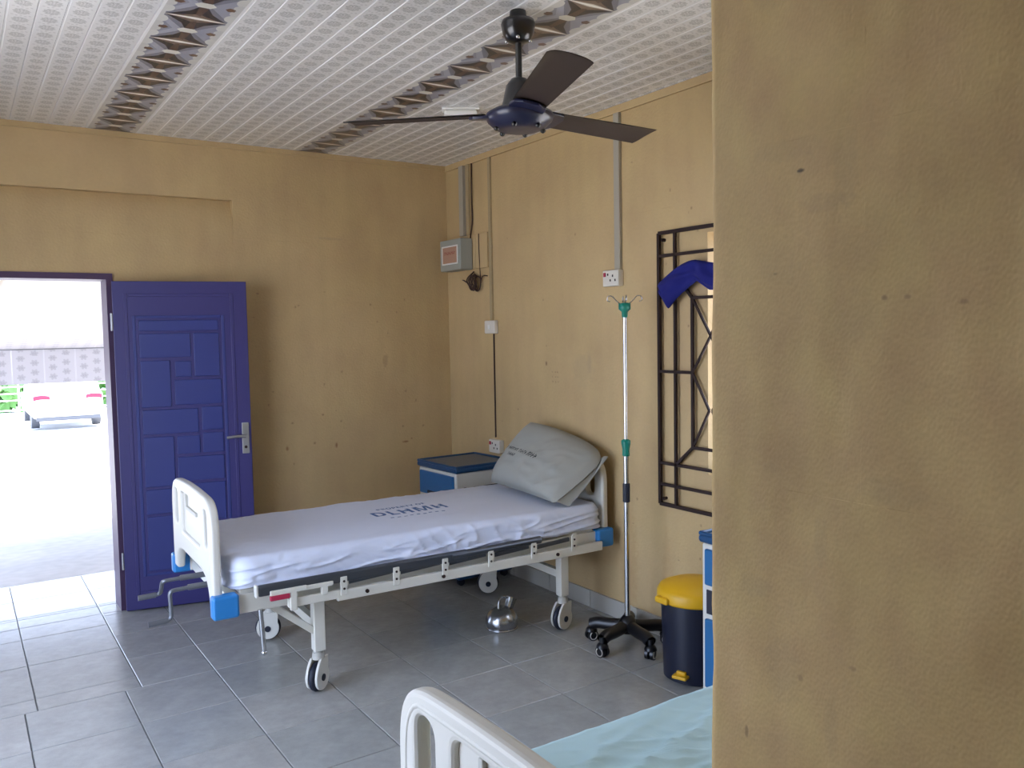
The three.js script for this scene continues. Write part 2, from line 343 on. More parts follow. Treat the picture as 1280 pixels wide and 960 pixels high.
// closed unseen lobby around the viewpoint, added to keep sky light off the reveal
{
  const zb = 7.4;
  struct('wall_added_lobby', [box2(XL - 0.2, XL, -0.2, H + 0.1, ZF, zb), box2(-1.2, -1.0, -0.2, H + 0.1, ZF, zb), box2(XL - 0.2, -1.0, -0.2, H + 0.1, zb, zb + 0.2)].map((g) => boxUV(g)), M.wall);
  struct('ceiling', box2(XL - 0.2, -1.0, H + 0.012, H + 0.15, ZF, zb + 0.2), M.white);
  struct('floor', box2(XL - 0.2, -1.0, -0.12, 0, ZF, zb + 0.2), M.grout);
}
// floor: 40 cm polished tiles with recessed joints
{
  const f = struct('floor', [box2(XL - 0.2, 0, -0.12, -0.004, -0.2, ZF), box2(-3.64, -1.54, -0.12, -0.004, -0.97, -0.2)], M.grout);
  const stone = (sd, tone) => {
    const t = dataTex(256, 256, (a, b) => { const k = 1 + 0.1 * fbm(a * 3 + sd, b * 3, sd) + 0.06 * fbm(a * 12 + sd, b * 12, sd + 2) + 0.02 * nz(a * 70, b * 70, sd); return [clamp(tone[0] * k), clamp(tone[1] * k), clamp(tone[2] * k)]; });
    return P(0xffffff, { map: t, roughness: 0.22 });
  };
  const mats = [stone(1, [166, 166, 163]), stone(5, [161, 162, 160]), stone(9, [169, 168, 165]), stone(14, [163, 164, 162])];
  const cache = {};
  const slab = (w, d) => {
    const k = w.toFixed(3) + '_' + d.toFixed(3); if (cache[k]) return cache[k];
    const c = 0.0022, t = 0.0035, pos = [], uv = [], W = w / 2, Dd = d / 2;
    const top = [[-W + c, t, -Dd + c], [W - c, t, -Dd + c], [W - c, t, Dd - c], [-W + c, t, Dd - c]], mid = [[-W, t - c, -Dd], [W, t - c, -Dd], [W, t - c, Dd], [-W, t - c, Dd]], low = [[-W, -0.01, -Dd], [W, -0.01, -Dd], [W, -0.01, Dd], [-W, -0.01, Dd]];
    const quad = (a, b, e, g) => { for (const p of [a, b, e, a, e, g]) { pos.push(...p); uv.push(p[0] / 0.4 + 0.5, p[2] / 0.4 + 0.5); } };
    quad(top[0], top[3], top[2], top[1]);
    for (let i = 0; i < 4; i++) { const j = (i + 1) % 4; quad(top[j], mid[j], mid[i], top[i]); quad(mid[j], low[j], low[i], mid[i]); }
    const g = new THREE.BufferGeometry(); g.setAttribute('position', new THREE.Float32BufferAttribute(pos, 3)); g.setAttribute('uv', new THREE.Float32BufferAttribute(uv, 2)); g.computeVertexNormals();
    return cache[k] = g;
  };
  const lay = (x0, x1, z0, z1) => { if (x1 - x0 < 0.02 || z1 - z0 < 0.02) return; const m = mesh(f, 'floor_tile', slab(x1 - x0 - 0.004, z1 - z0 - 0.004), mats[Math.floor(rnd() * 4)]); m.position.set((x0 + x1) / 2, -0.0035 + (rnd() - 0.5) * 0.0006, (z0 + z1) / 2); m.rotation.x = (rnd() - 0.5) * 0.0022; m.rotation.z = (rnd() - 0.5) * 0.0022; };
  const cut = (list, a, b) => [a, ...list.filter((v) => v > a + 0.01 && v < b - 0.01), b];
  const xs = [], zs = []; for (let k = -1; k < 18; k++) { xs.push(-0.05 - 0.4 * k); zs.push(0.054 + 0.4 * k); } xs.sort((a, b) => a - b);
  const fill = (X, Z, skip) => { for (let i = 0; i + 1 < X.length; i++) for (let j = 0; j + 1 < Z.length; j++) if (!skip || !skip(X[i], Z[j])) lay(X[i], X[i + 1], Z[j], Z[j + 1]); };
  fill(cut(xs, XL, 0), cut(zs, 1.254, ZF));
  fill(cut(xs, -2.38, 0), cut(zs, 0, 1.254));
  fill([XL, -3.64, -3.22, -2.8, -2.38], [0, 0.222, 0.65, 1.11, 1.254]);
  fill([-3.05, -2.8, -2.38, -2.25], [-0.165, 0]);
  fill([-3.64, -3.22, -2.8, -2.38, -1.96, -1.54], [-0.97, -0.565, -0.2]); fill([-3.05, -2.8, -2.38, -2.25], [-0.2, -0.165]);   // tiled apron outside the door
  fill([XL - 0.2, XL], [1.4, 1.8, 2.2, 2.6, 3.0, 3.4, 3.7]);
  // tiled skirting along the right and back walls
  for (const [name, along] of [['baseboard_right', 'z'], ['baseboard_back', 'x']]) {
    const b = structGroup(name), g = RB(along === 'x' ? 0.396 : 0.014, 0.1, along === 'z' ? 0.396 : 0.014, 0.002, 0, 0, 0, 1);
    for (let k = 0; k < (along === 'z' ? 12 : 5); k++) { const m = mesh(b, 'skirting_tile', g, M.skirting); m.position.set(along === 'x' ? -0.22 - 0.4 * k : -0.007, 0.05, along === 'z' ? 0.22 + 0.4 * k : 0.007); }
  }
}
// door frame and the open door leaf
{
  const f = structGroup('trim_3');
  mesh(f, 'door_jamb', box2(DX1, DX1 + 0.035, 0, DH, -0.2, 0.012), M.doorFrame);
  mesh(f, 'door_jamb', box2(DX0 - 0.04, DX0, 0, DH, -0.2, 0.012), M.doorFrame);
  mesh(f, 'door_head', box2(DX0 - 0.04, DX1 + 0.035, DH, DH + 0.035, -0.2, 0.012), M.doorFrame);
  const d = structGroup('door_1'); d.position.set(-2.252, 0.008, 0.05); d.rotation.y = -12.5 * D2R;
  d.userData.label = 'open purple-blue panelled door swung against the back wall';
  const W = 0.74, T = 0.04, HT = 1.935;
  mesh(d, 'door_leaf', RB(W, HT, T, 0.004, W / 2, HT / 2, 0), M.door);
  const k = 0.00102, kv = 0.00106;
  const blk = (x0, x1, y0, y1, h = 0.007) => { const a = (x0 - 10) * k, b = (x1 - 10) * k, t = HT - (y0 - 48) * kv, u = HT - (y1 - 48) * kv; return RB(b - a, t - u, h * 2, 0.0055, (a + b) / 2, (t + u) / 2, T / 2, 2); };
  // raised border mouldings
  for (const r of [[68, 88, 115, 1790], [640, 660, 115, 1790], [90, 638, 115, 132], [90, 638, 1772, 1790]]) mesh(d, 'moulding', blk(...r, 0.004), M.door);
  for (const r of [[108, 126, 236, 1690], [588, 606, 236, 1690], [128, 586, 236, 252], [128, 586, 1674, 1690]]) mesh(d, 'moulding', blk(...r, 0.004), M.doorBlock);
  for (const r of [[140, 570, 262, 322], [140, 415, 335, 470], [430, 572, 335, 580], [325, 415, 492, 580], [140, 300, 485, 745], [318, 578, 596, 738], [140, 442, 758, 896], [460, 578, 752, 886], [318, 446, 912, 1014], [460, 578, 900, 1014], [318, 578, 1030, 1168], [140, 304, 910, 1190], [140, 360, 1204, 1342], [374, 578, 1184, 1400], [140, 360, 1356, 1662], [374, 578, 1414, 1662]]) mesh(d, 'panel', blk(...r), M.doorBlock);
  const hd = new THREE.Group(); hd.name = 'handle'; d.add(hd);
  mesh(hd, 'backplate', RB(0.042, 0.19, 0.008, 0.004, 0.705, 0.985, T / 2 + 0.004), M.aluminium);
  mesh(hd, 'lever', [bar(V(0.705, 1.0, T / 2), V(0.705, 1.0, T / 2 + 0.05), 0.009), bentTube([V(0.705, 1.0, T / 2 + 0.045), V(0.65, 1.002, T / 2 + 0.05), V(0.595, 0.996, T / 2 + 0.046)], 0.009, 0.02)], M.aluminium);
  mesh(hd, 'keyhole', mv(new THREE.CylinderGeometry(0.009, 0.009, 0.004, 12).rotateX(Math.PI / 2), 0.705, 0.93, T / 2 + 0.009), M.iron);
  for (const y of [0.25, 1.65]) mesh(d, 'hinge', [bar(V(-0.006, y, T / 2), V(-0.006, y + 0.1, T / 2), 0.007)], M.aluminium);
}
// windows: aluminium frames; the right one (behind the bars) has glass louvres
{
  const w = structGroup('window_1'), x = 0.12;
  const fr = 0.04;
  mesh(w, 'window_frame', [box2(x, x + 0.05, WY0, WY1, WZ0, WZ0 + fr), box2(x, x + 0.05, WY0, WY1, WZ1 - fr, WZ1), box2(x, x + 0.05, WY0, WY0 + fr, WZ0, WZ1), box2(x, x + 0.05, WY1 - fr, WY1, WZ0, WZ1), box2(x, x + 0.05, WY0, WY1, (WZ0 + WZ1) / 2 - 0.02, (WZ0 + WZ1) / 2 + 0.02)], M.aluminium);
  for (let i = 0; i < 8; i++) for (let j = 0; j < 2; j++) {
    const z0 = j ? (WZ0 + WZ1) / 2 + 0.02 : WZ0 + fr, z1 = j ? WZ1 - fr : (WZ0 + WZ1) / 2 - 0.02;
    const p = mesh(w, 'louvre_pane', new THREE.BoxGeometry(0.005, 0.15, z1 - z0), M.glass); p.position.set(x + 0.025, WY0 + 0.115 + i * 0.134, (z0 + z1) / 2); p.rotation.z = -0.55;
  }
}

// ---------------------------------------------------------------- outside
{
  const gy = (z) => z > -1 ? -0.03 : -0.03 - 0.0415 * (-z - 1);
  const dirt = dataTex(512, 512, (a, b) => { const k = 1 + 0.12 * fbm(a * 6, b * 6, 2) + 0.05 * nz(a * 60, b * 60, 3); return [clamp(186 * k), clamp(185 * k), clamp(184 * k)]; });
  dirt.repeat.set(0.2, 0.2);
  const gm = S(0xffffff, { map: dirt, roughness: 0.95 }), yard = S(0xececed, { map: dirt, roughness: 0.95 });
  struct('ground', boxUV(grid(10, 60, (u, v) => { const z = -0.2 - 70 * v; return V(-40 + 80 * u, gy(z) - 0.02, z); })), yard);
  struct('ground', boxUV(box2(-40, 40, -0.22, -0.07, ZF, 30)), gm);
  struct('ground', boxUV(box2(-40, XL - 0.2, -0.2, -0.05, -0.2, ZF)), gm);
  struct('ground', boxUV(box2(0.2, 40, -0.2, -0.05, -0.2, ZF)), gm);
  // canopy over the yard: sloping lining of printed boards and a hanging board fascia
  const can = thing('canopy', 'white printed board lining of the sloping canopy outside the doorway', 'canopy');
  const flor = canvasTex(256, 256, (x, w) => {
    x.fillStyle = '#b4b1b5'; x.fillRect(0, 0, w, w);
    for (let j = 0; j < 6; j++) { const cx = 70 + (j % 2) * 110, cy = 22 + j * 43; for (let q = 0; q < 6; q++) { const a = q * 1.05 + j; x.fillStyle = 'rgba(130,126,130,0.32)'; x.beginPath(); x.ellipse(cx + 20 * Math.cos(a), cy + 16 * Math.sin(a), 16, 10, a, 0, 6.3); x.fill(); } }
    x.fillStyle = '#bfbcc0'; x.fillRect(0, 0, 6, w); x.fillRect(w - 6, 0, 6, w);
  });
  const fm = P(0xffffff, { map: flor, roughness: 0.4 });
  const zb = -4.2, yb = 1.53, za = -0.22, ya = 2.32, L = Math.hypot(zb - za, yb - ya);
  const sl = new THREE.BoxGeometry(0.279, 0.01, L), fa = new THREE.BoxGeometry(0.279, 0.345, 0.012);
  for (const g of [sl, fa]) { const uv = g.attributes.uv; for (let i = 0; i < uv.count; i++) uv.setY(i, uv.getY(i) * (g === sl ? L : 0.345) / 0.28); }
  for (let i = 0; i < 26; i++) {
    const x = -5.6 + i * 0.28;
    const a = mesh(can, 'lining_board', sl, fm); a.position.set(x, (ya + yb) / 2, (za + zb) / 2); a.rotation.x = -Math.atan2(ya - yb, za - zb);
    const b = mesh(can, 'fascia_board', fa, fm); b.position.set(x + 0.1, yb - 0.18, zb - 0.01);
  }
  mesh(can, 'edge_strip', box2(-5.8, 1.6, yb - 0.012, yb + 0.008, zb - 0.01, zb + 0.012), M.greyMetal);
  for (const x of [-5.4, 1.3]) mesh(can, 'post', box2(x, x + 0.1, gy(zb) - 0.02, yb, zb - 0.12, zb - 0.02), M.fence);
  // car parked in the yard, tail towards the door
  const cz = -21, cy = gy(cz) - 0.02;
  const car = thing('car', 'white saloon car parked in the bright yard with its tail to the door', 'car', [-0.42, cy, cz]);
  const prof = new THREE.Shape(); prof.moveTo(0, 0.32); prof.lineTo(0.02, 0.62); prof.quadraticCurveTo(0.0, 0.98, 0.12, 1.03); prof.lineTo(0.55, 1.06); prof.quadraticCurveTo(1.1, 1.42, 1.6, 1.46); prof.quadraticCurveTo(2.4, 1.48, 3.2, 1.02); prof.lineTo(4.2, 0.88); prof.quadraticCurveTo(4.5, 0.8, 4.5, 0.5); prof.lineTo(4.45, 0.3); prof.closePath();
  const bodyG = extrude(prof, 1.8, 0.12, 16); bodyG.rotateY(Math.PI / 2); mv(bodyG, -0.9, 0, 0);
  mesh(car, 'body', bodyG, M.carWhite);
  const rw = grid(6, 6, (u, v) => V(-0.6 + 1.2 * u * (1 - 0.14 * v) + 0.084 * v, 1.09 + 0.29 * v, -0.66 - 0.48 * v + 0.012)); mesh(car, 'rear_window', rw, M.carGlass);
  for (const s of [-1, 1]) { const sh = new THREE.Shape(); sh.moveTo(0, 0); sh.quadraticCurveTo(0.2, 0.06, 0.42, 0.02); sh.lineTo(0.4, 0.12); sh.quadraticCurveTo(0.2, 0.18, 0, 0.12); const g = extrude(sh, 0.05, 0.01); if (s > 0) { g.rotateY(Math.PI); g.translate(0, 0, 0.05); } mv(g, s < 0 ? -0.86 : 0.86, 0.82, -0.035); mesh(car, 'tail_light', g, M.tailLight); }
  mesh(car, 'bumper', RB(1.76, 0.24, 0.14, 0.05, 0, 0.48, 0.02), M.carWhite);
  mesh(car, 'bumper_lip', RB(1.6, 0.12, 0.1, 0.03, 0, 0.31, 0), M.carDark);
  mesh(car, 'number_plate', RB(0.5, 0.11, 0.015, 0.005, 0, 0.72, 0.0), M.fence);
  for (const sx of [-0.78, 0.78]) for (const z of [-0.85, -3.5]) mesh(car, 'wheel', mv(new THREE.CylinderGeometry(0.32, 0.32, 0.2, 24).rotateZ(Math.PI / 2), sx, 0.32, z), M.carDark);
  // railing and hedge at the far side of the yard
  const fz = -37, fy = gy(fz) - 0.02;
  const fence = thing('railing', 'pale metal railing along the far side of the yard', 'fence', [0, fy, fz]);
  for (const y of [0.12, 0.55, 0.85, 1.15]) mesh(fence, 'rail', bar(V(-12, y, 0), V(8, y, 0), 0.03, 6), M.fence);
  for (let x = -12; x <= 8; x += 1.25) mesh(fence, 'post', bar(V(x, 0, 0), V(x, 1.25, 0), 0.045, 6), M.fence);
  const hedge = [];
  for (let i = 0; i < 900; i++) { const g = new THREE.TetrahedronGeometry(0.2 + rnd() * 0.2); g.rotateX(rnd() * 6); g.rotateY(rnd() * 6); mv(g, -13 + rnd() * 22, fy + 0.1 + rnd() * 1.3, fz - 1 - rnd() * 1.5); hedge.push(g); }
  const h = mesh(scene, 'hedge', hedge, M.leaf); h.userData.kind = 'stuff'; tag(h, 'low green hedge growing behind the far railing', 'hedge');
  const pl = thing('canopy_lamp', 'round white lamp fixed to the sloping canopy lining', 'lamp', [-2.78, 2.085, -1.35]);
  mesh(pl, 'lamp_base', mv(new THREE.CylinderGeometry(0.09, 0.09, 0.03, 24), 0, -0.04, 0), M.white);
  mesh(pl, 'lamp_bowl', mv(new THREE.SphereGeometry(0.08, 20, 12, 0, 6.3, Math.PI / 2, Math.PI / 2), 0, -0.055, 0), M.white);
}

// ---------------------------------------------------------------- hospital beds
function boardShape(hw, y0, y1) {                                    // bed end: rounded top, arched bottom between the corner feet
  const s = new THREE.Shape();
  s.moveTo(-hw, y0); s.lineTo(-hw, y1 - 0.17); s.bezierCurveTo(-hw, y1 - 0.05, -hw + 0.035, y1 - 0.012, -hw + 0.14, y1 - 0.006);
  s.quadraticCurveTo(0, y1 + 0.012, hw - 0.14, y1 - 0.006); s.bezierCurveTo(hw - 0.035, y1 - 0.012, hw, y1 - 0.05, hw, y1 - 0.17);
  s.lineTo(hw, y0); s.lineTo(hw - 0.07, y0); s.bezierCurveTo(hw - 0.09, y0 + 0.1, hw - 0.16, y0 + 0.115, hw - 0.24, y0 + 0.12); s.lineTo(-hw + 0.24, y0 + 0.12); s.bezierCurveTo(-hw + 0.16, y0 + 0.115, -hw + 0.09, y0 + 0.1, -hw + 0.07, y0);
  s.closePath(); return s;
}
function ovalPath(cx, cy, w, h, r) { const p = new THREE.Path(); p.moveTo(cx - w / 2 + r, cy - h / 2); p.lineTo(cx + w / 2 - r, cy - h / 2); p.quadraticCurveTo(cx + w / 2, cy - h / 2, cx + w / 2, cy - h / 2 + r); p.lineTo(cx + w / 2, cy + h / 2 - r); p.quadraticCurveTo(cx + w / 2, cy + h / 2, cx + w / 2 - r, cy + h / 2); p.lineTo(cx - w / 2 + r, cy + h / 2); p.quadraticCurveTo(cx - w / 2, cy + h / 2, cx - w / 2, cy + h / 2 - r); p.lineTo(cx - w / 2, cy - h / 2 + r); p.quadraticCurveTo(cx - w / 2, cy - h / 2, cx - w / 2 + r, cy - h / 2); return p; }
// moulded bed end, outer face towards -x (dir 1) or +x (dir -1); x is the outer face, heights from the floor
function bedEnd(parent, name, x, dir, y1) {
  const hw = 0.425, g = new THREE.Group(); g.name = name; parent.add(g); g.position.x = x;
  const outer = boardShape(hw, 0.47, y1), cy = y1 - 0.14;
  for (const s of [-1, 1]) outer.holes.push(ovalPath(s * 0.31, cy, 0.075, 0.16, 0.036));
  outer.holes.push(ovalPath(0, cy - 0.01, 0.4, 0.19, 0.03));
  const turn = (q) => { q.rotateY(-Math.PI / 2); q.scale(dir, 1, 1); if (dir > 0) q.translate(0.04, 0, 0); else { q.translate(-0.04, 0, 0); const ix = q.index ? null : q.attributes.position; if (ix) for (const a of Object.values(q.attributes)) { const n = a.itemSize, t = a.array; for (let i = 0; i < a.count; i += 3) for (let k = 0; k < n; k++) { const b = (i + 1) * n + k, c = (i + 2) * n + k, m = t[b]; t[b] = t[c]; t[c] = m; } } } return q; };
  mesh(g, 'end_panel', turn(extrude(outer, 0.04, 0.013, 16)), M.plasticWhite);
  const top = [], w = hw - 0.034, Y = (d) => y1 - d;                    // shallow bead inside the edge
  for (const [a, b] of [[-w, 0.52], [-w, Y(0.25)], [-w, Y(0.16)], [-w + 0.012, Y(0.09)], [-w + 0.05, Y(0.045)], [-w + 0.12, Y(0.038)], [0, Y(0.03)], [w - 0.12, Y(0.038)], [w - 0.05, Y(0.045)], [w - 0.012, Y(0.09)], [w, Y(0.16)], [w, Y(0.25)], [w, 0.52]]) top.push(V(dir * 0.004, b, a));
  mesh(g, 'rim_bead', tube(top, 0.0065, 70, 8), M.plasticWhite);
  mesh(g, 'card_panel', BX(0.014, 0.21, 0.42, dir * 0.022, cy - 0.01, 0), M.plasticWhite);
  const hold = mesh(g, 'card_holder', RB(0.012, 0.016, 0.22, 0.003, dir * 0.011, cy + 0.02, 0), M.wheelGrey);
  mesh(hold, 'holder_side', RB(0.012, 0.07, 0.016, 0.003, dir * 0.011, cy + 0.05, -0.11), M.wheelGrey);
  return g;
}
function caster(parent, x, z, turn) {
  const c = new THREE.Group(); c.name = 'caster'; parent.add(c); c.position.set(x, 0, z); c.rotation.y = turn;
  mesh(c, 'tyre', mv(new THREE.TorusGeometry(0.05, 0.0165, 10, 28), 0, 0.0665, 0), M.rubber);
  mesh(c, 'tyre', mv(new THREE.CylinderGeometry(0.05, 0.05, 0.026, 28).rotateX(Math.PI / 2), 0, 0.0665, 0), M.rubber);
  const cover = new THREE.Shape(); cover.absarc(0, 0.0665, 0.058, -Math.PI * 0.95, Math.PI * 0.15); cover.lineTo(0.055, 0.15); cover.lineTo(-0.012, 0.15); cover.quadraticCurveTo(-0.05, 0.12, -0.058, 0.075);
  for (const s of [-1, 1]) { const g = extrude(cover, 0.013, 0.003); mv(g, 0, 0, s > 0 ? 0.017 : -0.03); mesh(c, 'fork_cover', g, M.plasticWhite); mesh(c, 'axle_cap', mv(new THREE.CylinderGeometry(0.016, 0.016, 0.006, 16).rotateX(Math.PI / 2), 0, 0.064, s * 0.031), M.rubber); }
  mesh(c, 'swivel', [mv(new THREE.CylinderGeometry(0.026, 0.03, 0.03, 20), 0.015, 0.16, 0), mv(new THREE.CylinderGeometry(0.022, 0.022, 0.02, 20), 0.015, 0.18, 0)], M.wheelGrey);
}
function makeBed(label, pos, turn, rails) {
  const b = thing('hospital_bed', label, 'bed', pos, turn), L = 2.11;
  bedEnd(b, 'footboard', 0, 1, 0.932); bedEnd(b, 'headboard', L, -1, 0.92);
  for (const s of [-1, 1]) mesh(b, 'side_beam', RB(L - 0.14, 0.085, 0.04, 0.006, L / 2, 0.475, s * 0.415), M.paintMetal);
  for (const x of [0.1, 0.5, 1.05, 1.6, L - 0.1]) mesh(b, 'cross_beam', BX(0.05, 0.05, 0.8, x, 0.47, 0), M.paintMetal);
  mesh(b, 'deck', RB(L - 0.22, 0.02, 0.84, 0.005, L / 2, 0.524, 0), M.paintMetal);
  for (const x of [0.045, L - 0.045]) for (const s of [-1, 1]) mesh(b, 'corner_bumper', RB(0.11, 0.1, 0.062, 0.014, x, 0.478, s * 0.432, 3), M.plasticBlue, 'blue plastic corner bumper');
  for (const x of [0.46, 1.82]) for (const s of [-1, 1]) {
    mesh(b, 'leg', RB(0.052, 0.27, 0.052, 0.005, x, 0.32, s * 0.385), M.paintMetal);
    caster(b, x - 0.012, s * 0.39, s > 0 ? (x < 1 ? 0.75 : 0.3) : (x < 1 ? -0.35 : -0.5));
  }
  for (const s of [-1, 1]) { mesh(b, 'leg_brace', sqbar(V(0.24, 0.44, s * 0.385), V(0.45, 0.27, s * 0.385), 0.03, 0.03), M.paintMetal); }
  for (const x of [0.46, 1.82]) mesh(b, 'cross_brace', BX(0.03, 0.04, 0.72, x, 0.3, 0), M.paintMetal);
  // two cranks at the foot
  for (const [z, a] of [[0.05, 0.85], [0.22, 0.05]]) {
    const k = new THREE.Group(); k.name = 'crank'; b.add(k); k.position.set(0, 0.525, z); k.rotation.x = a;
    mesh(k, 'shaft', bar(V(0.2, 0, 0), V(-0.06, 0, 0), 0.013), M.greyMetal);
    mesh(k, 'arm', bentTube([V(-0.04, 0, 0), V(-0.135, -0.004, 0), V(-0.13, -0.13, 0), V(-0.21, -0.135, 0)], 0.009, 0.022), M.greyMetal);
    mesh(k, 'grip', bar(V(-0.15, -0.132, 0), V(-0.225, -0.136, 0), 0.0125), M.greyMetal);
  }
  if (rails) for (const s of [1, -1]) {                                // folding side rail, laid down
    const r = new THREE.Group(); r.name = 'side_rail'; b.add(r); const z = s * 0.475;
    mesh(r, 'top_tube', [RB(1.02, 0.05, 0.03, 0.012, 0.68, 0.53, z), bar(V(1.1, 0.533, z), V(1.62, 0.538, z), 0.019, 14)], M.darkRail);
    mesh(r, 'end_cap', RB(0.012, 0.052, 0.034, 0.004, 0.166, 0.53, z), M.plasticWhite);
    mesh(r, 'base_channel', RB(1.5, 0.048, 0.024, 0.005, 1.27, 0.447, z), M.paintMetal);
    for (let i = 0; i < 6; i++) {
      const x = 0.55 + i * 0.255, br = mesh(r, 'bracket', [RB(0.032, 0.085, 0.008, 0.003, x, 0.49, z + s * 0.014), RB(0.026, 0.05, 0.01, 0.003, x + 0.012, 0.515, z + s * 0.005)], M.paintMetal);
      mesh(br, 'rivet', [0.478, 0.512].map((y) => mv(new THREE.CylinderGeometry(0.0055, 0.0055, 0.004, 10).rotateX(Math.PI / 2), x, y, z + s * 0.019)), M.iron);
      if (i < 5) mesh(r, 'folded_bar', sqbar(V(x + 0.02, 0.5, z - s * 0.004), V(x + 0.235, 0.512, z - s * 0.004), 0.014, 0.02), M.darkRail);
    }
    for (const x of [0.66, 1.05, 1.72]) mesh(r, 'bolt', mv(new THREE.CylinderGeometry(0.009, 0.009, 0.01, 12).rotateX(Math.PI / 2), x, 0.447, z + s * 0.014), M.iron);
    mesh(r, 'latch', [RB(0.16, 0.022, 0.02, 0.004, 0.3, 0.515, z + s * 0.015), RB(0.03, 0.09, 0.02, 0.004, 0.32, 0.47, z + s * 0.015), RB(0.03, 0.05, 0.02, 0.004, 0.46, 0.492, z + s * 0.012), RB(0.2, 0.02, 0.02, 0.004, 0.4, 0.513, z + s * 0.012), RB(0.26, 0.04, 0.022, 0.004, 0.43, 0.455, z)], M.paintMetal);
    mesh(r, 'release_lever', RB(0.085, 0.022, 0.018, 0.005, 0.26, 0.494, z + s * 0.02), M.red, 'red release lever');
  }
  if (rails) mesh(b, 'drip_rod', [bar(V(0.19, 0.44, 0.44), V(0.2, 0.25, 0.44), 0.011), mv(new THREE.SphereGeometry(0.013, 10, 8), 0.2, 0.247, 0.44)], M.chrome, 'chrome rod hanging under the frame');
  return b;
}
const BED1 = [-2.165, 0, 1.375], TURN1 = -1.5 * D2R;
makeBed('white hospital bed with side rail folded down beside the purple door', BED1, TURN1, true);
const BED2 = [-2.315, 0, 4.28];
makeBed('white hospital bed with aqua sheet beside the plastered doorway wall', BED2, 0, false);

// sheet in the bed's frame: a shell over the mattress, from the middle of the top out to the edge and down to the hem
function sheetGeo({ x0, x1, hw, top, hem, r, cr, wav }) {
  const hx = (x1 - x0) / 2, cx = (x0 + x1) / 2, NP = 520, per = [];
  const straight = [2 * (hw - cr), 2 * (hx - cr)], arc = Math.PI / 2 * cr, total = 2 * (straight[0] + straight[1]) + 4 * arc;
  for (let i = 0; i <= NP; i++) {                                     // rounded rectangle, starting at +x side
    let d = i / NP * total, p = null;
    const legs = [[hx, -(hw - cr), 0, 1, straight[0], 1, 0], [hx - cr, hw, -1, 0, straight[1], 0, 1], [-hx, hw - cr, 0, -1, straight[0], -1, 0], [-(hx - cr), -hw, 1, 0, straight[1], 0, -1]];
    for (let k = 0; k < 4 && !p; k++) {
      const [sx, sz, tx, tz, len, nx, nz2] = legs[k];
      if (d <= len) { p = [sx + tx * d, sz + tz * d, nx, nz2]; break; }
      d -= len;
      if (d <= arc) { const a = d / cr, c = [[hx - cr, hw - cr], [-hx + cr, hw - cr], [-hx + cr, -hw + cr], [hx - cr, -hw + cr]][k], b = a + k * Math.PI / 2; p = [c[0] + cr * Math.cos(b), c[1] + cr * Math.sin(b), Math.cos(b), Math.sin(b)]; break; }
      d -= arc;
    }
    per.push([...(p ?? [hx, -(hw - cr), 1, 0]), i / NP * total]);
  }
  const NT = 70, t1 = 0.62, t2 = 0.72;
  return grid(NP, NT, (u, v) => {
    const [px, pz, nx, nz2, s] = per[Math.round(u * NP)]; let x, y, z, out, up, side = 0;
    if (v <= t1) { const k = Math.pow(v / t1, 0.8); x = (px - nx * r) * k; z = (pz - nz2 * r) * k; y = top; out = 0; up = 1; }
    else if (v <= t2) { const a = (v - t1) / (t2 - t1) * Math.PI / 2; x = px - nx * r + nx * r * Math.sin(a); z = pz - nz2 * r + nz2 * r * Math.sin(a); y = top - r + r * Math.cos(a); out = Math.sin(a); up = Math.cos(a); side = (top - y) / (top - hem); }
    else { const k = (v - t2) / (1 - t2); x = px; z = pz; y = top - r - (top - r - hem) * k; out = 1; up = 0; side = (top - y) / (top - hem); }
    const d = wav(x + cx, z, side, s, nx);
    y += up * d + (side > 0.3 ? (side - 0.3) * 0.02 * nz(s * 4, 3, 2) : 0); x += nx * out * d; z += nz2 * out * d;
    return V(x + cx, y, z);
  }, (u, v, p) => [p.x, -p.z]);
}
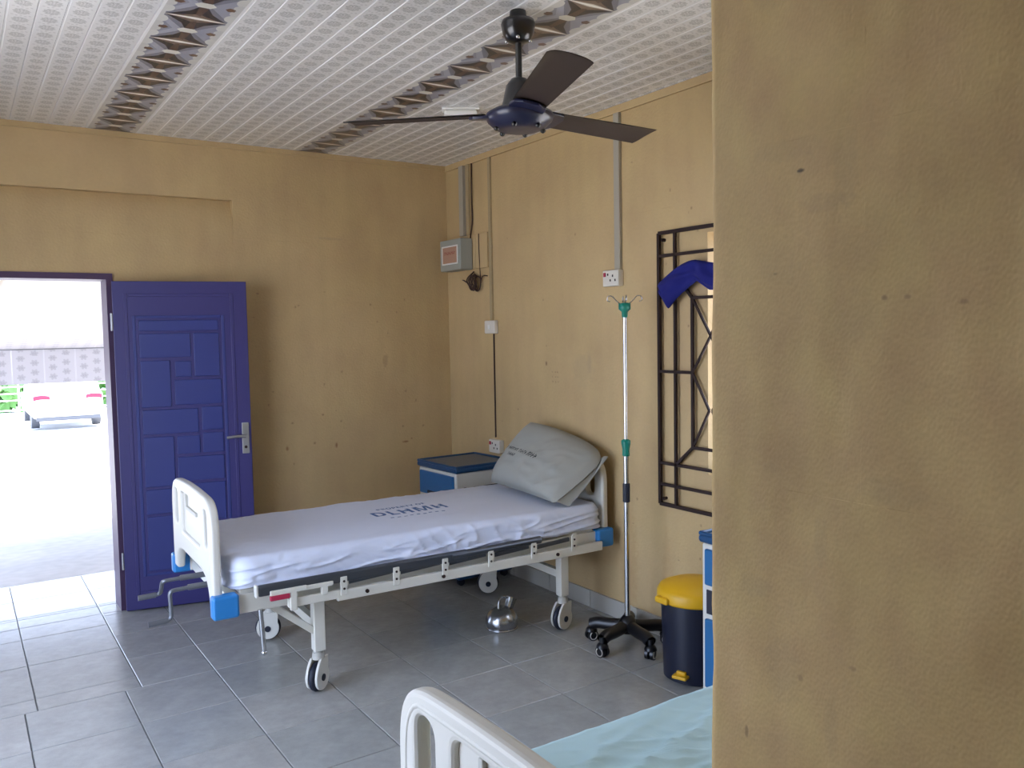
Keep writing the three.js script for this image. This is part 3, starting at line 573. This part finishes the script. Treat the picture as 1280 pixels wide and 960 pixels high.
{
  const print = canvasTex(1024, 640, (c, w, h) => {                  // lettering printed on the cotton sheet
    c.fillStyle = '#ffffff'; c.fillRect(0, 0, w, h); c.fillStyle = '#5f7fae'; c.textAlign = 'center'; c.textBaseline = 'middle';
    c.font = 'bold 92px sans-serif'; c.fillText('PROPERTY OF', w / 2, 110, 820);
    c.font = 'bold 250px sans-serif'; c.fillText('DLHMH', w / 2, 315, 960);
    c.fillStyle = '#7f97bb'; for (let i = 0; i < 9; i++) c.fillRect(190 + i * 74, 490 + (i % 3) * 8, 40, 26);
  });
  const linen = dataTex(256, 256, (a, b) => { const k = 128 + 40 * nz(a * 120, b * 6, 2) + 40 * nz(a * 6, b * 120, 5); return [k, k, k]; }, false);
  linen.repeat.set(3, 3);
  const white = S(0xdbe1f2, { roughness: 0.85, bumpMap: linen, bumpScale: 0.0006 });
  const m1 = mesh(scene, 'mattress', RB(1.92, 0.115, 0.83, 0.03, 1.06, 0.594, 0, 4), S(0x6d6a66, { roughness: 0.8 }));
  m1.position.set(...BED1); m1.rotation.y = TURN1; tag(m1, 'grey foam mattress under the white printed sheet', 'mattress');
  const ridge = (a) => Math.max(0, 1 - Math.abs(a) * 3.2) ** 2;
  const wav1 = (x, z, side, s = x) => {
    const mid = Math.exp(-(((x - 1.25) / 0.4) ** 2)), foot = Math.exp(-(((x - 0.15) / 0.22) ** 2));
    const folds = Math.sqrt(side) * (0.019 * (0.3 + mid) * ridge(nz(s * 13 + side * 1.5, side * 0.8, 3)) + 0.017 * ridge(nz(s * 3.4 - side * 1.6, side * 2.2, 7)) + 0.006 * Math.abs(nz(s * 5, side * 2, 9)) + 0.024 * foot * Math.abs(nz(s * 12, side * 2, 9))) ;
    const wrinkle = (1 - Math.min(1, side * 2)) * (0.004 * nz(x * 3, z * 3, 4) + 0.005 * foot * ridge(nz(x * 9, z * 6, 6)) + 0.0022 * ridge(nz(x * 3 + z * 5, z * 3, 1)));
    return folds + wrinkle;
  };
  const sh = mesh(scene, 'bed_sheet', sheetGeo({ x0: 0.085, x1: 2.055, hw: 0.44, top: 0.668, hem: 0.537, r: 0.04, cr: 0.07, wav: wav1 }), white);
  sh.position.set(...BED1); sh.rotation.y = TURN1; tag(sh, 'white cotton sheet with blue lettering on the bed near the door', 'bed sheet');
  // the printed area follows the sheet's surface a hair above it
  const pg = grid(40, 24, (u, v) => { const x = 0.87 + 0.5 * u, z = -0.2 + 0.36 * (1 - v); return V(x, 0.668 + wav1(x, z, 0) + 0.0012, z); });
  mesh(sh, 'sheet_print', pg, S(0xdbe1f2, { roughness: 0.85, map: print }), 'blue lettering printed on the sheet');
  const aqua = S(0xbcdce1, { roughness: 0.85, bumpMap: linen, bumpScale: 0.0006 });
  const m2 = mesh(scene, 'mattress', RB(1.92, 0.115, 0.83, 0.03, 1.06, 0.594, 0, 4), S(0x6d6a66, { roughness: 0.8 }));
  m2.position.set(...BED2); tag(m2, 'grey foam mattress under the aqua sheet', 'mattress');
  const wav2 = (x, z, side, s = x) => (0.25 + 0.75 * Math.min(1, Math.max(0, (0.42 - Math.abs(z)) * 6))) * (0.004 * nz(x * 4, z * 5, 2) + 0.007 * ridge(nz(x * 3 + z * 1.5, (z - x * 0.35) * 7, 5)) + 0.006 * ridge(nz(x * 5 - z * 2, z * 9 + x * 2, 8)) + 0.004 * ridge(nz(x * 11 + z * 3, z * 16 - x * 3, 4)) + 0.002 * nz(x * 14, z * 11, 3)) + side * 0.012 * ridge(nz(s * 5, side, 3));
  const sh2 = mesh(scene, 'bed_sheet', sheetGeo({ x0: 0.07, x1: 2.055, hw: 0.44, top: 0.668, hem: 0.537, r: 0.03, cr: 0.06, wav: wav2 }), aqua);
  sh2.position.set(...BED2); tag(sh2, 'creased aqua sheet on the bed behind the plastered wall end', 'bed sheet');
  M.pillow = S(0xa3a39a, { roughness: 0.9, bumpMap: linen, bumpScale: 0.0006 });
}
// pillow leaning on the headboard: corners placed, stuffed between
{
  const BL = V(-0.32, 0.692, 1.05), BR = V(-0.41, 0.697, 1.82), TL = V(-0.125, 1.06, 1.2), TR = V(-0.075, 0.93, 1.87);
  const c = BL.clone().add(BR).add(TL).add(TR).multiplyScalar(0.25), nrm = new THREE.Vector3().crossVectors(BR.clone().sub(BL), TL.clone().sub(BL)).normalize();
  if (nrm.x > 0) nrm.negate();
  const at = (u, v, s) => {
    const a = u * 2 - 1, b = v * 2 - 1, pin = 1 - (a > 0 ? 0.09 * Math.max(0, b) ** 4 - 0.04 * (1 - b * b) : 0.03 * (1 - b * b)) * Math.abs(a) ** 3, pin2 = 1 + (b > 0 ? 0.14 : -0.03) * (1 - a * a) * Math.abs(b) ** 2 - (b > 0 && a > 0 ? 0.16 * a ** 5 * b ** 2 : 0);
    const uu = 0.5 + a * pin * 0.5, vv = 0.5 + b * pin2 * 0.5;
    const p = BL.clone().multiplyScalar((1 - uu) * (1 - vv)).addScaledVector(BR, uu * (1 - vv)).addScaledVector(TL, (1 - uu) * vv).addScaledVector(TR, uu * vv);
    const th = (s > 0 ? 0.12 : 0.05) * Math.pow(Math.max(0, (1 - a ** 4) * (1 - b ** 4)), 0.55) * (1 - 0.25 * Math.max(0, b));
    const wr = 0.016 * fbm(u * 4 + s, v * 3, s) + 0.0045 * (1 - Math.abs(nz(u * 6 - v * 3, v * 5 + u * 2, 3)) * 4) * Math.max(0, a + 0.4) + 0.034 * Math.max(0, a + 0.25) * nz(u * 6 + v * 1.5, v * 1.6, 5);
    const lift = (1 - Math.pow(Math.abs(a), 6)) * (1 - Math.pow(Math.abs(b), 6));
    return p.addScaledVector(nrm, s * th + wr * lift);
  };
  const p = thing('pillow', 'pale grey-green pillow with dark lettering propped against the headboard', 'pillow', [c.x, c.y, c.z]);
  const front = grid(48, 40, (u, v) => at(u, v, 1).sub(c)), back = grid(48, 40, (u, v) => at(u, v, -1).sub(c));
  mesh(p, 'pillowcase', [front, back], M.pillow);
  // open flap of the case hanging at its near end
  mesh(p, 'case_flap', grid(14, 20, (u, v) => { const e = at(0.965, 0.02 + 0.9 * v, 0.3).sub(c); return e.add(V(0.075 * u + 0.02 * Math.sin(v * 5) * u, -0.03 * u * (1 - v), 0.035 * u)).addScaledVector(nrm, 0.012 * Math.sin(u * 5 + v * 4)); }), M.pillow);
  const txt = canvasTex(512, 128, (x, w, h) => {                     // one long and one short line of dark lettering, too small to read
    x.fillStyle = '#ffffff'; x.fillRect(0, 0, w, h); x.fillStyle = '#2a3240';
    let sd = 3; const r = () => { sd = (sd * 16807) % 2147483647; return sd / 2147483647; };
    const word = (x0, n, y, hh, ww) => { for (let i = 0; i < n; i++) { const q = x0 + i * ww; x.fillRect(q, y, ww * 0.26, hh); if (r() < 0.8) x.fillRect(q, y + (r() < 0.5 ? 0 : hh * 0.42), ww * 0.7, hh * 0.2); if (r() < 0.7) x.fillRect(q + ww * 0.5, y + r() * hh * 0.4, ww * 0.24, hh * 0.55); } };
    word(14, 1, 22, 34, 26); word(66, 8, 24, 32, 21); word(250, 5, 22, 36, 23); word(385, 4, 16, 48, 28); word(130, 5, 82, 34, 22);
  });
  mesh(p, 'pillow_print', grid(24, 6, (u, v) => at(0.1 + 0.52 * u, 0.4 + 0.19 * v, 1).sub(c).addScaledVector(nrm, 0.0015)), S(0xa3a39a, { roughness: 0.9, map: txt }), 'dark lettering printed on the pillowcase');
}

// ---------------------------------------------------------------- bedside cabinets
function makeCabinet(label, pos, turn) {                             // front towards -x
  const c = thing('bedside_cabinet', label, 'cabinet', pos, turn), W = 0.46, D = 0.45;
  mesh(c, 'body', RB(D, 0.66, W, 0.012, 0, 0.4, 0), M.plasticWhite);
  mesh(c, 'plinth', RB(D - 0.03, 0.06, W - 0.03, 0.01, 0, 0.075, 0), M.plasticNavy);
  const top = mesh(c, 'top', RB(D + 0.025, 0.035, W + 0.025, 0.016, 0, 0.748, 0, 3), M.plasticNavy, 'blue moulded top');
  mesh(top, 'top_rim', [RB(0.018, 0.018, W + 0.02, 0.008, -D / 2 - 0.002, 0.769, 0), RB(D, 0.018, 0.018, 0.008, 0, 0.769, W / 2), RB(D, 0.018, 0.018, 0.008, 0, 0.769, -W / 2), RB(0.018, 0.018, W, 0.008, D / 2, 0.769, 0)], M.plasticNavy);
  mesh(top, 'top_inset', BX(D - 0.04, 0.004, W - 0.04, 0, 0.767, 0), S(0x6a7078, { roughness: 0.5 }));
  const dr = mesh(c, 'drawer', RB(0.02, 0.15, W - 0.05, 0.008, -D / 2 - 0.004, 0.635, 0), M.drawerBlue);
  mesh(dr, 'pull', RB(0.012, 0.02, 0.2, 0.005, -D / 2 - 0.014, 0.578, 0), M.rubber);
  const sh = mesh(c, 'shelf_shade', BX(0.006, 0.1, W - 0.06, -D / 2 - 0.001, 0.49, 0), M.rubber); void sh;  // flat dark plate, its colour stands in for the shade inside a shelf
  const dd = mesh(c, 'cabinet_door', RB(0.02, 0.29, W - 0.05, 0.008, -D / 2 - 0.004, 0.275, 0), M.drawerBlue);
  mesh(dd, 'pull', RB(0.012, 0.09, 0.018, 0.005, -D / 2 - 0.014, 0.33, W / 2 - 0.06), M.rubber);
  mesh(c, 'towel_bar', bentTube([V(-0.12, 0.6, W / 2), V(-0.12, 0.635, W / 2 + 0.02), V(0.14, 0.635, W / 2 + 0.02), V(0.14, 0.6, W / 2)], 0.006, 0.018, 8), M.rubber);
  mesh(c, 'side_hook', RB(0.016, 0.04, 0.012, 0.004, -0.165, 0.62, W / 2 + 0.004), M.rubber);
  for (const sx of [-0.17, 0.17]) for (const sz of [-0.17, 0.17]) mesh(c, 'caster', mv(new THREE.CylinderGeometry(0.025, 0.025, 0.02, 16).rotateX(Math.PI / 2), sx, 0.025, sz), M.rubber);
  return c;
}
makeCabinet('blue and white bedside cabinet in the room corner behind the pillow', [-0.245, 0, 0.62], 0.05);
makeCabinet('blue and white bedside cabinet beside the yellow-lidded bin', [-0.275, 0, 3.19], 0);

// ---------------------------------------------------------------- drip stand, bin, urinal
{
  const s = thing('drip_stand', 'chrome drip stand with green collars and five-legged black base', 'stand', [-0.238, 0, 2.2]);
  const b = new THREE.Group(); b.name = 'wheeled_base'; s.add(b);
  mesh(b, 'hub', lathe([[0, 0.075], [0.045, 0.075], [0.052, 0.1], [0.042, 0.135], [0.022, 0.16], [0, 0.16]], 24), M.black);
  for (let i = 0; i < 5; i++) {
    const a = (i * 72 + 98) * D2R, R = 0.2, ex = Math.cos(a) * R, ez = Math.sin(a) * R;
    mesh(b, 'foot_arm', tube([V(0, 0.11, 0), V(ex * 0.45, 0.1, ez * 0.45), V(ex * 0.8, 0.098, ez * 0.8), V(ex, 0.085, ez)], 0.031, 16, 12), M.black);
    const c = new THREE.Group(); c.name = 'caster'; b.add(c); c.position.set(ex, 0, ez); c.rotation.y = 0.4 + i * 1.3;
    for (const d of [-0.014, 0.014]) mesh(c, 'wheel', mv(new THREE.CylinderGeometry(0.028, 0.028, 0.016, 20).rotateX(Math.PI / 2), 0, 0.028, d), M.black);
    for (const d of [-0.023, 0.023]) mesh(c, 'wheel_ring', mv(new THREE.TorusGeometry(0.02, 0.003, 6, 20), 0, 0.028, d), M.wheelGrey);
    mesh(c, 'caster_hood', [mv(new THREE.SphereGeometry(0.032, 16, 10, 0, 6.3, 0, 1.5), 0, 0.045, 0), bar(V(0, 0.05, 0), V(0, 0.1, 0), 0.016)], M.black);
  }
  mesh(s, 'lower_pole', bar(V(0, 0.14, 0), V(0, 0.98, 0), 0.0135, 20), M.chrome);
  mesh(s, 'upper_pole', bar(V(0, 0.96, 0), V(0, 1.7, 0), 0.0098, 20), M.chrome);
  mesh(s, 'height_collar', lathe([[0.013, 0.975], [0.019, 0.98], [0.018, 1.01], [0.0235, 1.04], [0.0235, 1.055], [0.012, 1.062]], 24), M.green, 'green height collar');
  mesh(s, 'grip_sleeve', lathe([[0.0145, 0.742], [0.0185, 0.745], [0.0185, 0.835], [0.0145, 0.838]], 20), M.rubber, 'black grip sleeve');
  mesh(s, 'hook_block', [lathe([[0.011, 1.672], [0.014, 1.675], [0.016, 1.7], [0.03, 1.712], [0.03, 1.742], [0.006, 1.746]], 20)], M.green, 'green hook block');
  for (let i = 0; i < 4; i++) {
    const a = (i * 90 + 35) * D2R, d = (r, y) => V(Math.cos(a) * r, y, Math.sin(a) * r);
    mesh(s, 'hook', tube([d(0.015, 1.735), d(0.04, 1.755), d(0.062, 1.778), d(0.082, 1.776), d(0.085, 1.756), d(0.072, 1.752)], 0.0028, 24, 6), M.chrome);
  }
}
{
  const b = thing('pedal_bin', 'dark navy pedal bin with a yellow lid', 'bin', [-0.235, 0, 2.665]);
  mesh(b, 'bin_body', lathe([[0, 0.006], [0.135, 0.006], [0.145, 0.012], [0.156, 0.38], [0.158, 0.385]], 48), M.binNavy);
  mesh(b, 'lid', lathe([[0.153, 0.365], [0.17, 0.368], [0.174, 0.378], [0.172, 0.41], [0.16, 0.43], [0.11, 0.45], [0.04, 0.457], [0, 0.458]], 48), M.binYellow, 'yellow lid');
  mesh(b, 'lid_lip', RB(0.05, 0.03, 0.08, 0.01, -0.165, 0.383, -0.03), M.binYellow);
  const pd = mesh(b, 'pedal', [RB(0.05, 0.016, 0.07, 0.006, -0.155, 0.05, 0.0), RB(0.03, 0.022, 0.045, 0.006, -0.145, 0.062, 0)], M.binYellow, 'yellow foot pedal'); pd.rotation.y = 0.35;
}
{
  const u = thing('urinal_jug', 'stainless steel urinal jug with a loop handle under the bed', 'urinal', [-0.615, 0, 1.6], 0.35);
  mesh(u, 'jug_body', lathe([[0, 0.001], [0.07, 0.001], [0.08, 0.006], [0.089, 0.03], [0.088, 0.055], [0.078, 0.082], [0.058, 0.104], [0.03, 0.117], [0, 0.121]], 40), M.steel);
  mesh(u, 'base_rim', mv(new THREE.TorusGeometry(0.083, 0.005, 8, 40).rotateX(Math.PI / 2), 0, 0.007, 0), M.steel);
  const n = lathe([[0.026, 0], [0.027, 0.05], [0.031, 0.085], [0.034, 0.092], [0.031, 0.093], [0.026, 0.08], [0.022, 0.02]], 28); n.rotateZ(-0.55); mv(n, 0.03, 0.07, 0.008);
  mesh(u, 'neck', n, M.steel);
  mesh(u, 'loop_handle', tube([V(-0.028, 0.112, 0), V(-0.02, 0.155, 0), V(0.005, 0.172, 0), V(0.04, 0.16, 0), V(0.068, 0.136, 0.004)], 0.0062, 30, 8), M.steel);
}

// ---------------------------------------------------------------- ceiling fan
{
  const f = thing('ceiling_fan', 'dark three-bladed ceiling fan with a navy hub', 'fan', [-1.205, H, 2.714]);
  mesh(f, 'canopy_cup', lathe([[0, 0], [0.03, 0], [0.034, -0.03], [0.06, -0.035], [0.065, -0.05], [0.058, -0.085], [0.044, -0.11], [0.02, -0.118], [0, -0.118]], 32), M.fanBlack);
  for (const a of [0.6, 2.2, 3.9]) mesh(f, 'canopy_screw', mv(new THREE.SphereGeometry(0.008, 10, 8), 0.045 * Math.cos(a), -0.108, 0.045 * Math.sin(a)), M.chrome);
  mesh(f, 'down_rod', bar(V(0, -0.1, 0), V(0, -0.27, 0), 0.0125, 16), M.fanBlack);
  mesh(f, 'motor_cup', lathe([[0.014, -0.245], [0.03, -0.25], [0.05, -0.275], [0.062, -0.33], [0.07, -0.36], [0.07, -0.375], [0, -0.375]], 32), M.fanBlack);
  mesh(f, 'motor_housing', lathe([[0, -0.355], [0.07, -0.356], [0.1, -0.364], [0.125, -0.378], [0.13, -0.39], [0.122, -0.408], [0.098, -0.43], [0.08, -0.438], [0.06, -0.441], [0, -0.442]], 48), M.fanNavy, 'navy motor housing');
  for (let i = 0; i < 6; i++) mesh(f, 'housing_screw', mv(new THREE.SphereGeometry(0.0105, 10, 8), 0.092 * Math.cos(i * 1.047 + 0.3), -0.436, 0.092 * Math.sin(i * 1.047 + 0.3)), M.fanBlack);
  for (const deg of [-3, 111, 222]) {
    const b = new THREE.Group(); b.name = 'blade'; f.add(b); b.position.y = -0.378; b.rotation.y = -deg * D2R;
    // blade: cambered plate, pitched, wider at the tip
    const bl = (s) => grid(30, 12, (u, v) => { const x = 0.135 + 0.545 * u, w = 0.062 + 0.012 * u, q = (v - 0.5) * 2, z = q * w, y = 0.006 * (1 - q * q) + z * 0.2 + s * 0.0016 + (q > 0.75 ? -(q - 0.75) * 0.02 : 0); return V(x - (u > 0.98 ? 0.012 * Math.abs(q) ** 4 : 0), y, z); });
    mesh(b, 'blade_plate', [bl(1), bl(-1)], M.fanBlade);
    const sh = new THREE.Shape(); sh.moveTo(0.07, -0.062); sh.quadraticCurveTo(0.12, -0.07, 0.17, -0.06); sh.lineTo(0.19, -0.03); sh.lineTo(0.19, 0.03); sh.lineTo(0.17, 0.06); sh.quadraticCurveTo(0.12, 0.07, 0.07, 0.062); sh.closePath();
    const g = extrude(sh, 0.012, 0.003); g.rotateX(Math.PI / 2 - 0.2); mv(g, 0, -0.002, 0); mesh(b, 'blade_bracket', g, M.fanNavy);
  }
  const l = thing('ceiling_light', 'small pale oblong fitting on the ceiling boards beyond the fan', 'light', [-0.7, H, 1.42], -0.5);
  mesh(l, 'base', RB(0.2, 0.012, 0.09, 0.005, 0, -0.006, 0), M.white); mesh(l, 'diffuser', RB(0.18, 0.03, 0.075, 0.014, 0, -0.025, 0, 4), M.white);
}

// ---------------------------------------------------------------- electrical fittings on the right wall
{
  const wall = (name, label, cat, y, z, group) => thing(name, label, cat, [0, y, z], 0, group);
  const bd = wall('mounting_board', 'cream wooden board behind the grey electrical box', 'board', 2.165, 0.32);
  for (let i = 0; i < 3; i++) mesh(bd, 'plank', RB(0.02, 0.235, 0.148, 0.002, -0.01, 0, -0.125 + i * 0.153, 1), M.board);
  const eb = wall('electrical_box', 'grey electrical box with a framed red-lettered label near the corner', 'box', 2.15, 0.25);
  mesh(eb, 'casing', RB(0.1, 0.215, 0.285, 0.008, -0.072, 0, 0), M.boxGrey);
  const lab = canvasTex(256, 160, (x, w, h) => { x.fillStyle = '#b08a74'; x.fillRect(0, 0, w, h); x.fillStyle = '#8c1f1c'; for (let i = 0; i < 8; i++) { x.fillRect(34 + i * 24, 46, 7, 30); x.fillRect(34 + i * 24, 46 + (i * 11) % 24, 16, 7); } });
  const lp = mesh(eb, 'label_plate', BX(0.003, 0.115, 0.2, -0.123, 0.0, 0), [M.white, new THREE.MeshStandardMaterial({ map: lab, roughness: 0.5 }), M.white, M.white, M.white, M.white]);
  mesh(lp, 'label_frame', [RB(0.006, 0.01, 0.215, 0.002, -0.124, 0.06, 0), RB(0.006, 0.01, 0.215, 0.002, -0.124, -0.06, 0), RB(0.006, 0.13, 0.01, 0.002, -0.124, 0, 0.104), RB(0.006, 0.13, 0.01, 0.002, -0.124, 0, -0.104)], M.white);
  const coil = wall('cable_coil', 'brown cable coiled in a loose bunch under the electrical box', 'cable', 1.98, 0.42);
  const loops = [];
  for (let k = 0; k < 5; k++) { const pts = []; for (let i = 0; i < 9; i++) { const a = i / 9 * 6.283, r = 0.035 + 0.02 * rnd(); pts.push(V(-0.02 - 0.03 * rnd(), -0.02 + r * 1.1 * Math.sin(a) - k * 0.004, (k - 2) * 0.016 + r * 0.9 * Math.cos(a))); } loops.push(tube(pts, 0.0045, 50, 6, 0.5, true)); }
  loops.push(tube([V(-0.015, 0.05, -0.03), V(-0.03, 0.0, -0.1), V(-0.03, -0.055, -0.06), V(-0.03, -0.05, 0.0), V(-0.03, 0.02, 0.02)], 0.0045, 40, 6));
  loops.push(tube([V(-0.02, -0.02, -0.12), V(-0.02, -0.004, -0.16), V(-0.012, 0, -0.19)], 0.0045, 12, 6), tube([V(-0.02, -0.02, 0.06), V(-0.02, 0.012, 0.1), V(-0.012, 0.01, 0.14)], 0.0045, 12, 6));
  mesh(coil, 'loops', loops, M.cable);
  const cw = (name, label, z, y0, y1, geo, mat) => { const m = mesh(scene, name, geo, mat); m.position.set(0, (y0 + y1) / 2, z); tag(m, label, 'conduit'); return m; };
  const trunk = (z, y0, y1, w, d, mat, label) => cw('cable_conduit', label, z, y0, y1, RB(d, y1 - y0, w, 0.004, -d / 2, 0, 0), mat);
  trunk(0.255, 2.285, H - 0.04, 0.055, 0.03, M.conduit, 'wide grey cable trunking running from ceiling down to the electrical box');
  trunk(0.325, 2.285, H - 0.04, 0.035, 0.022, M.conduitCream, 'narrow cream-painted trunking beside the wide grey trunking');
  const rc = mesh(scene, 'cable', tube([V(0, 0.27, 0), V(-0.004, 0.12, 0.002), V(-0.002, 0, -0.002), V(-0.004, -0.15, 0.002), V(-0.022, -0.28, 0), V(-0.022, -0.45, 0.002)], 0.005, 40, 6), M.cable); rc.position.set(-0.006, 2.52, 0.37); tag(rc, 'brown cable hanging down the wall over the mounting board', 'cable');
  const rc2 = mesh(scene, 'cable', tube([V(0, 0.13, 0), V(0, 0, 0.002), V(0.01, -0.2, 0)], 0.003, 20, 6), M.cable); rc2.position.set(-0.024, 2.15, 0.475); tag(rc2, 'thin brown cable hanging across the right part of the mounting board', 'cable');
  trunk(0.6, 1.69, H - 0.04, 0.028, 0.016, M.conduitCream, 'thin cream conduit from ceiling down to the square wall switch');
  trunk(0.615, 0.9, 1.6, 0.01, 0.01, M.cable, 'thin brown conduit below the square wall switch');
  trunk(1.895, 1.935, H - 0.04, 0.045, 0.022, M.conduit, 'grey conduit from ceiling down to the socket above the drip stand');
  const sw = wall('wall_switch', 'square white wall switch on the thin conduit', 'switch', 1.645, 0.605); mesh(sw, 'plate', RB(0.035, 0.088, 0.125, 0.008, -0.0175, 0, 0), M.socket); mesh(sw, 'rocker', RB(0.008, 0.03, 0.022, 0.003, -0.037, 0, 0), M.white);
  for (const [y, z, label] of [[1.892, 1.86, 'white wall socket with switch above the drip stand'], [0.845, 0.645, 'white wall socket just above the corner cabinet']]) {
    const so = wall('wall_socket', label, 'socket', y, z); mesh(so, 'plate', RB(0.04, 0.088, 0.13, 0.006, -0.02, 0, 0), M.socket);
    mesh(so, 'rocker', RB(0.008, 0.022, 0.016, 0.002, -0.042, 0.02, -0.045), M.red);
    for (const [dy, dz] of [[0.012, 0.02], [-0.012, 0.0], [-0.012, 0.04], [0.02, -0.02]]) mesh(so, 'pin_hole', BX(0.003, 0.012, 0.008, -0.0405, dy, dz), M.iron);
  }
}

// ---------------------------------------------------------------- window bars and the cloth hung on them
{
  const g = thing('window_bars', 'dark iron burglar bars with a diamond pattern over the window', 'window bars', [-0.012, 0, 0]);
  const Z0 = 2.222, Z1 = 4.0, zc = (Z0 + Z1) / 2, r = 0.0075, B = (z0, y0, z1, y1, q = r) => mesh(g, 'bar', sqbar(V(-0.012, y0, z0), V(-0.012, y1, z1), q * 2, q * 2), M.iron);
  const zi = 2.335, zj = 2.452, m = (z) => 2 * zc - z;
  B(Z0, 0.712, Z0, 2.095, 0.009); B(Z1, 0.712, Z1, 2.095, 0.009); B(Z0, 0.712, Z1, 0.712, 0.009); B(Z0, 2.095, Z1, 2.095, 0.009);
  for (const z of [zi, m(zi)]) B(z, 0.712, z, 2.095);
  for (const y of [1.98, 0.815]) B(Z0, y, Z1, y);
  B(Z0, 1.395, zj, 1.395); B(m(zj), 1.395, Z1, 1.395); B(Z0, 0.925, Z1, 0.925);
  for (const z of [zj, m(zj)]) B(z, 1.025, z, 1.76);
  B(zj, 1.76, m(zj), 1.76); B(zj, 1.025, m(zj), 1.025); B(zi, 0.925, zj, 1.025); B(zi, 1.885, zj, 1.76); B(m(zi), 0.925, m(zj), 1.025); B(m(zi), 1.885, m(zj), 1.76);
  const q = [[zj, 1.76], [2.57, 1.575], [zj, 1.395], [2.56, 1.215], [zj, 1.025]];
  for (let i = 0; i + 1 < q.length; i++) { B(...q[i], ...q[i + 1], 0.0055); B(m(q[i][0]), q[i][1], m(q[i + 1][0]), q[i + 1][1], 0.0055); const w = (a) => [5.14 - a[0], a[1]]; B(...w(q[i]), ...w(q[i + 1]), 0.0055); }
  for (const [z, y] of [[Z0 + 0.02, 2.06], [Z0 + 0.02, 0.74], [Z1 - 0.02, 2.06], [Z1 - 0.02, 0.74]]) mesh(g, 'wall_lug', bar(V(-0.012, y, z), V(0.012, y, z), 0.008, 8), M.iron);
  // cloth slung over the upper bar
  const outline = (u) => { const z = 2.25 + 0.5 * u; const top = u < 0.5 ? 1.84 + 0.1 * Math.sin(u * Math.PI) : 1.94 - 0.05 * (u - 0.5) * 2; const bot = u < 0.14 ? 1.79 - 0.08 * u / 0.14 : u < 0.52 ? 1.71 + 0.13 * ((u - 0.14) / 0.38) ** 0.8 : 1.84 - 0.05 * Math.min(1, (u - 0.52) * 6); return [z, top, bot]; };
  const side = (s) => grid(44, 26, (u, v) => { const [z, t, b] = outline(u), y = b + (t - b) * v; const fold = 0.02 * nz(u * 6 + v * 2, v * 3, 3) + 0.01 * Math.sin(u * 14 + v * 4 + 2 * nz(u * 4, v * 2, 8)); const th = 0.03 * Math.sqrt(Math.max(0, 1 - (2 * v - 1) ** 2)) * Math.min(1, u * 8, (1 - u) * 8); return V(-0.055 + s * (-th) + fold * (1 - Math.abs(2 * v - 1) ** 4), y, z); });
  const c = mesh(scene, 'blue_cloth', [side(1), side(-1)], M.cloth); tag(c, 'royal blue cloth bundled over the window bars', 'cloth');
}
scene.traverse((o) => { if (o.isMesh) { o.castShadow = true; o.receiveShadow = true; } });
renderer.render(scene, camera);
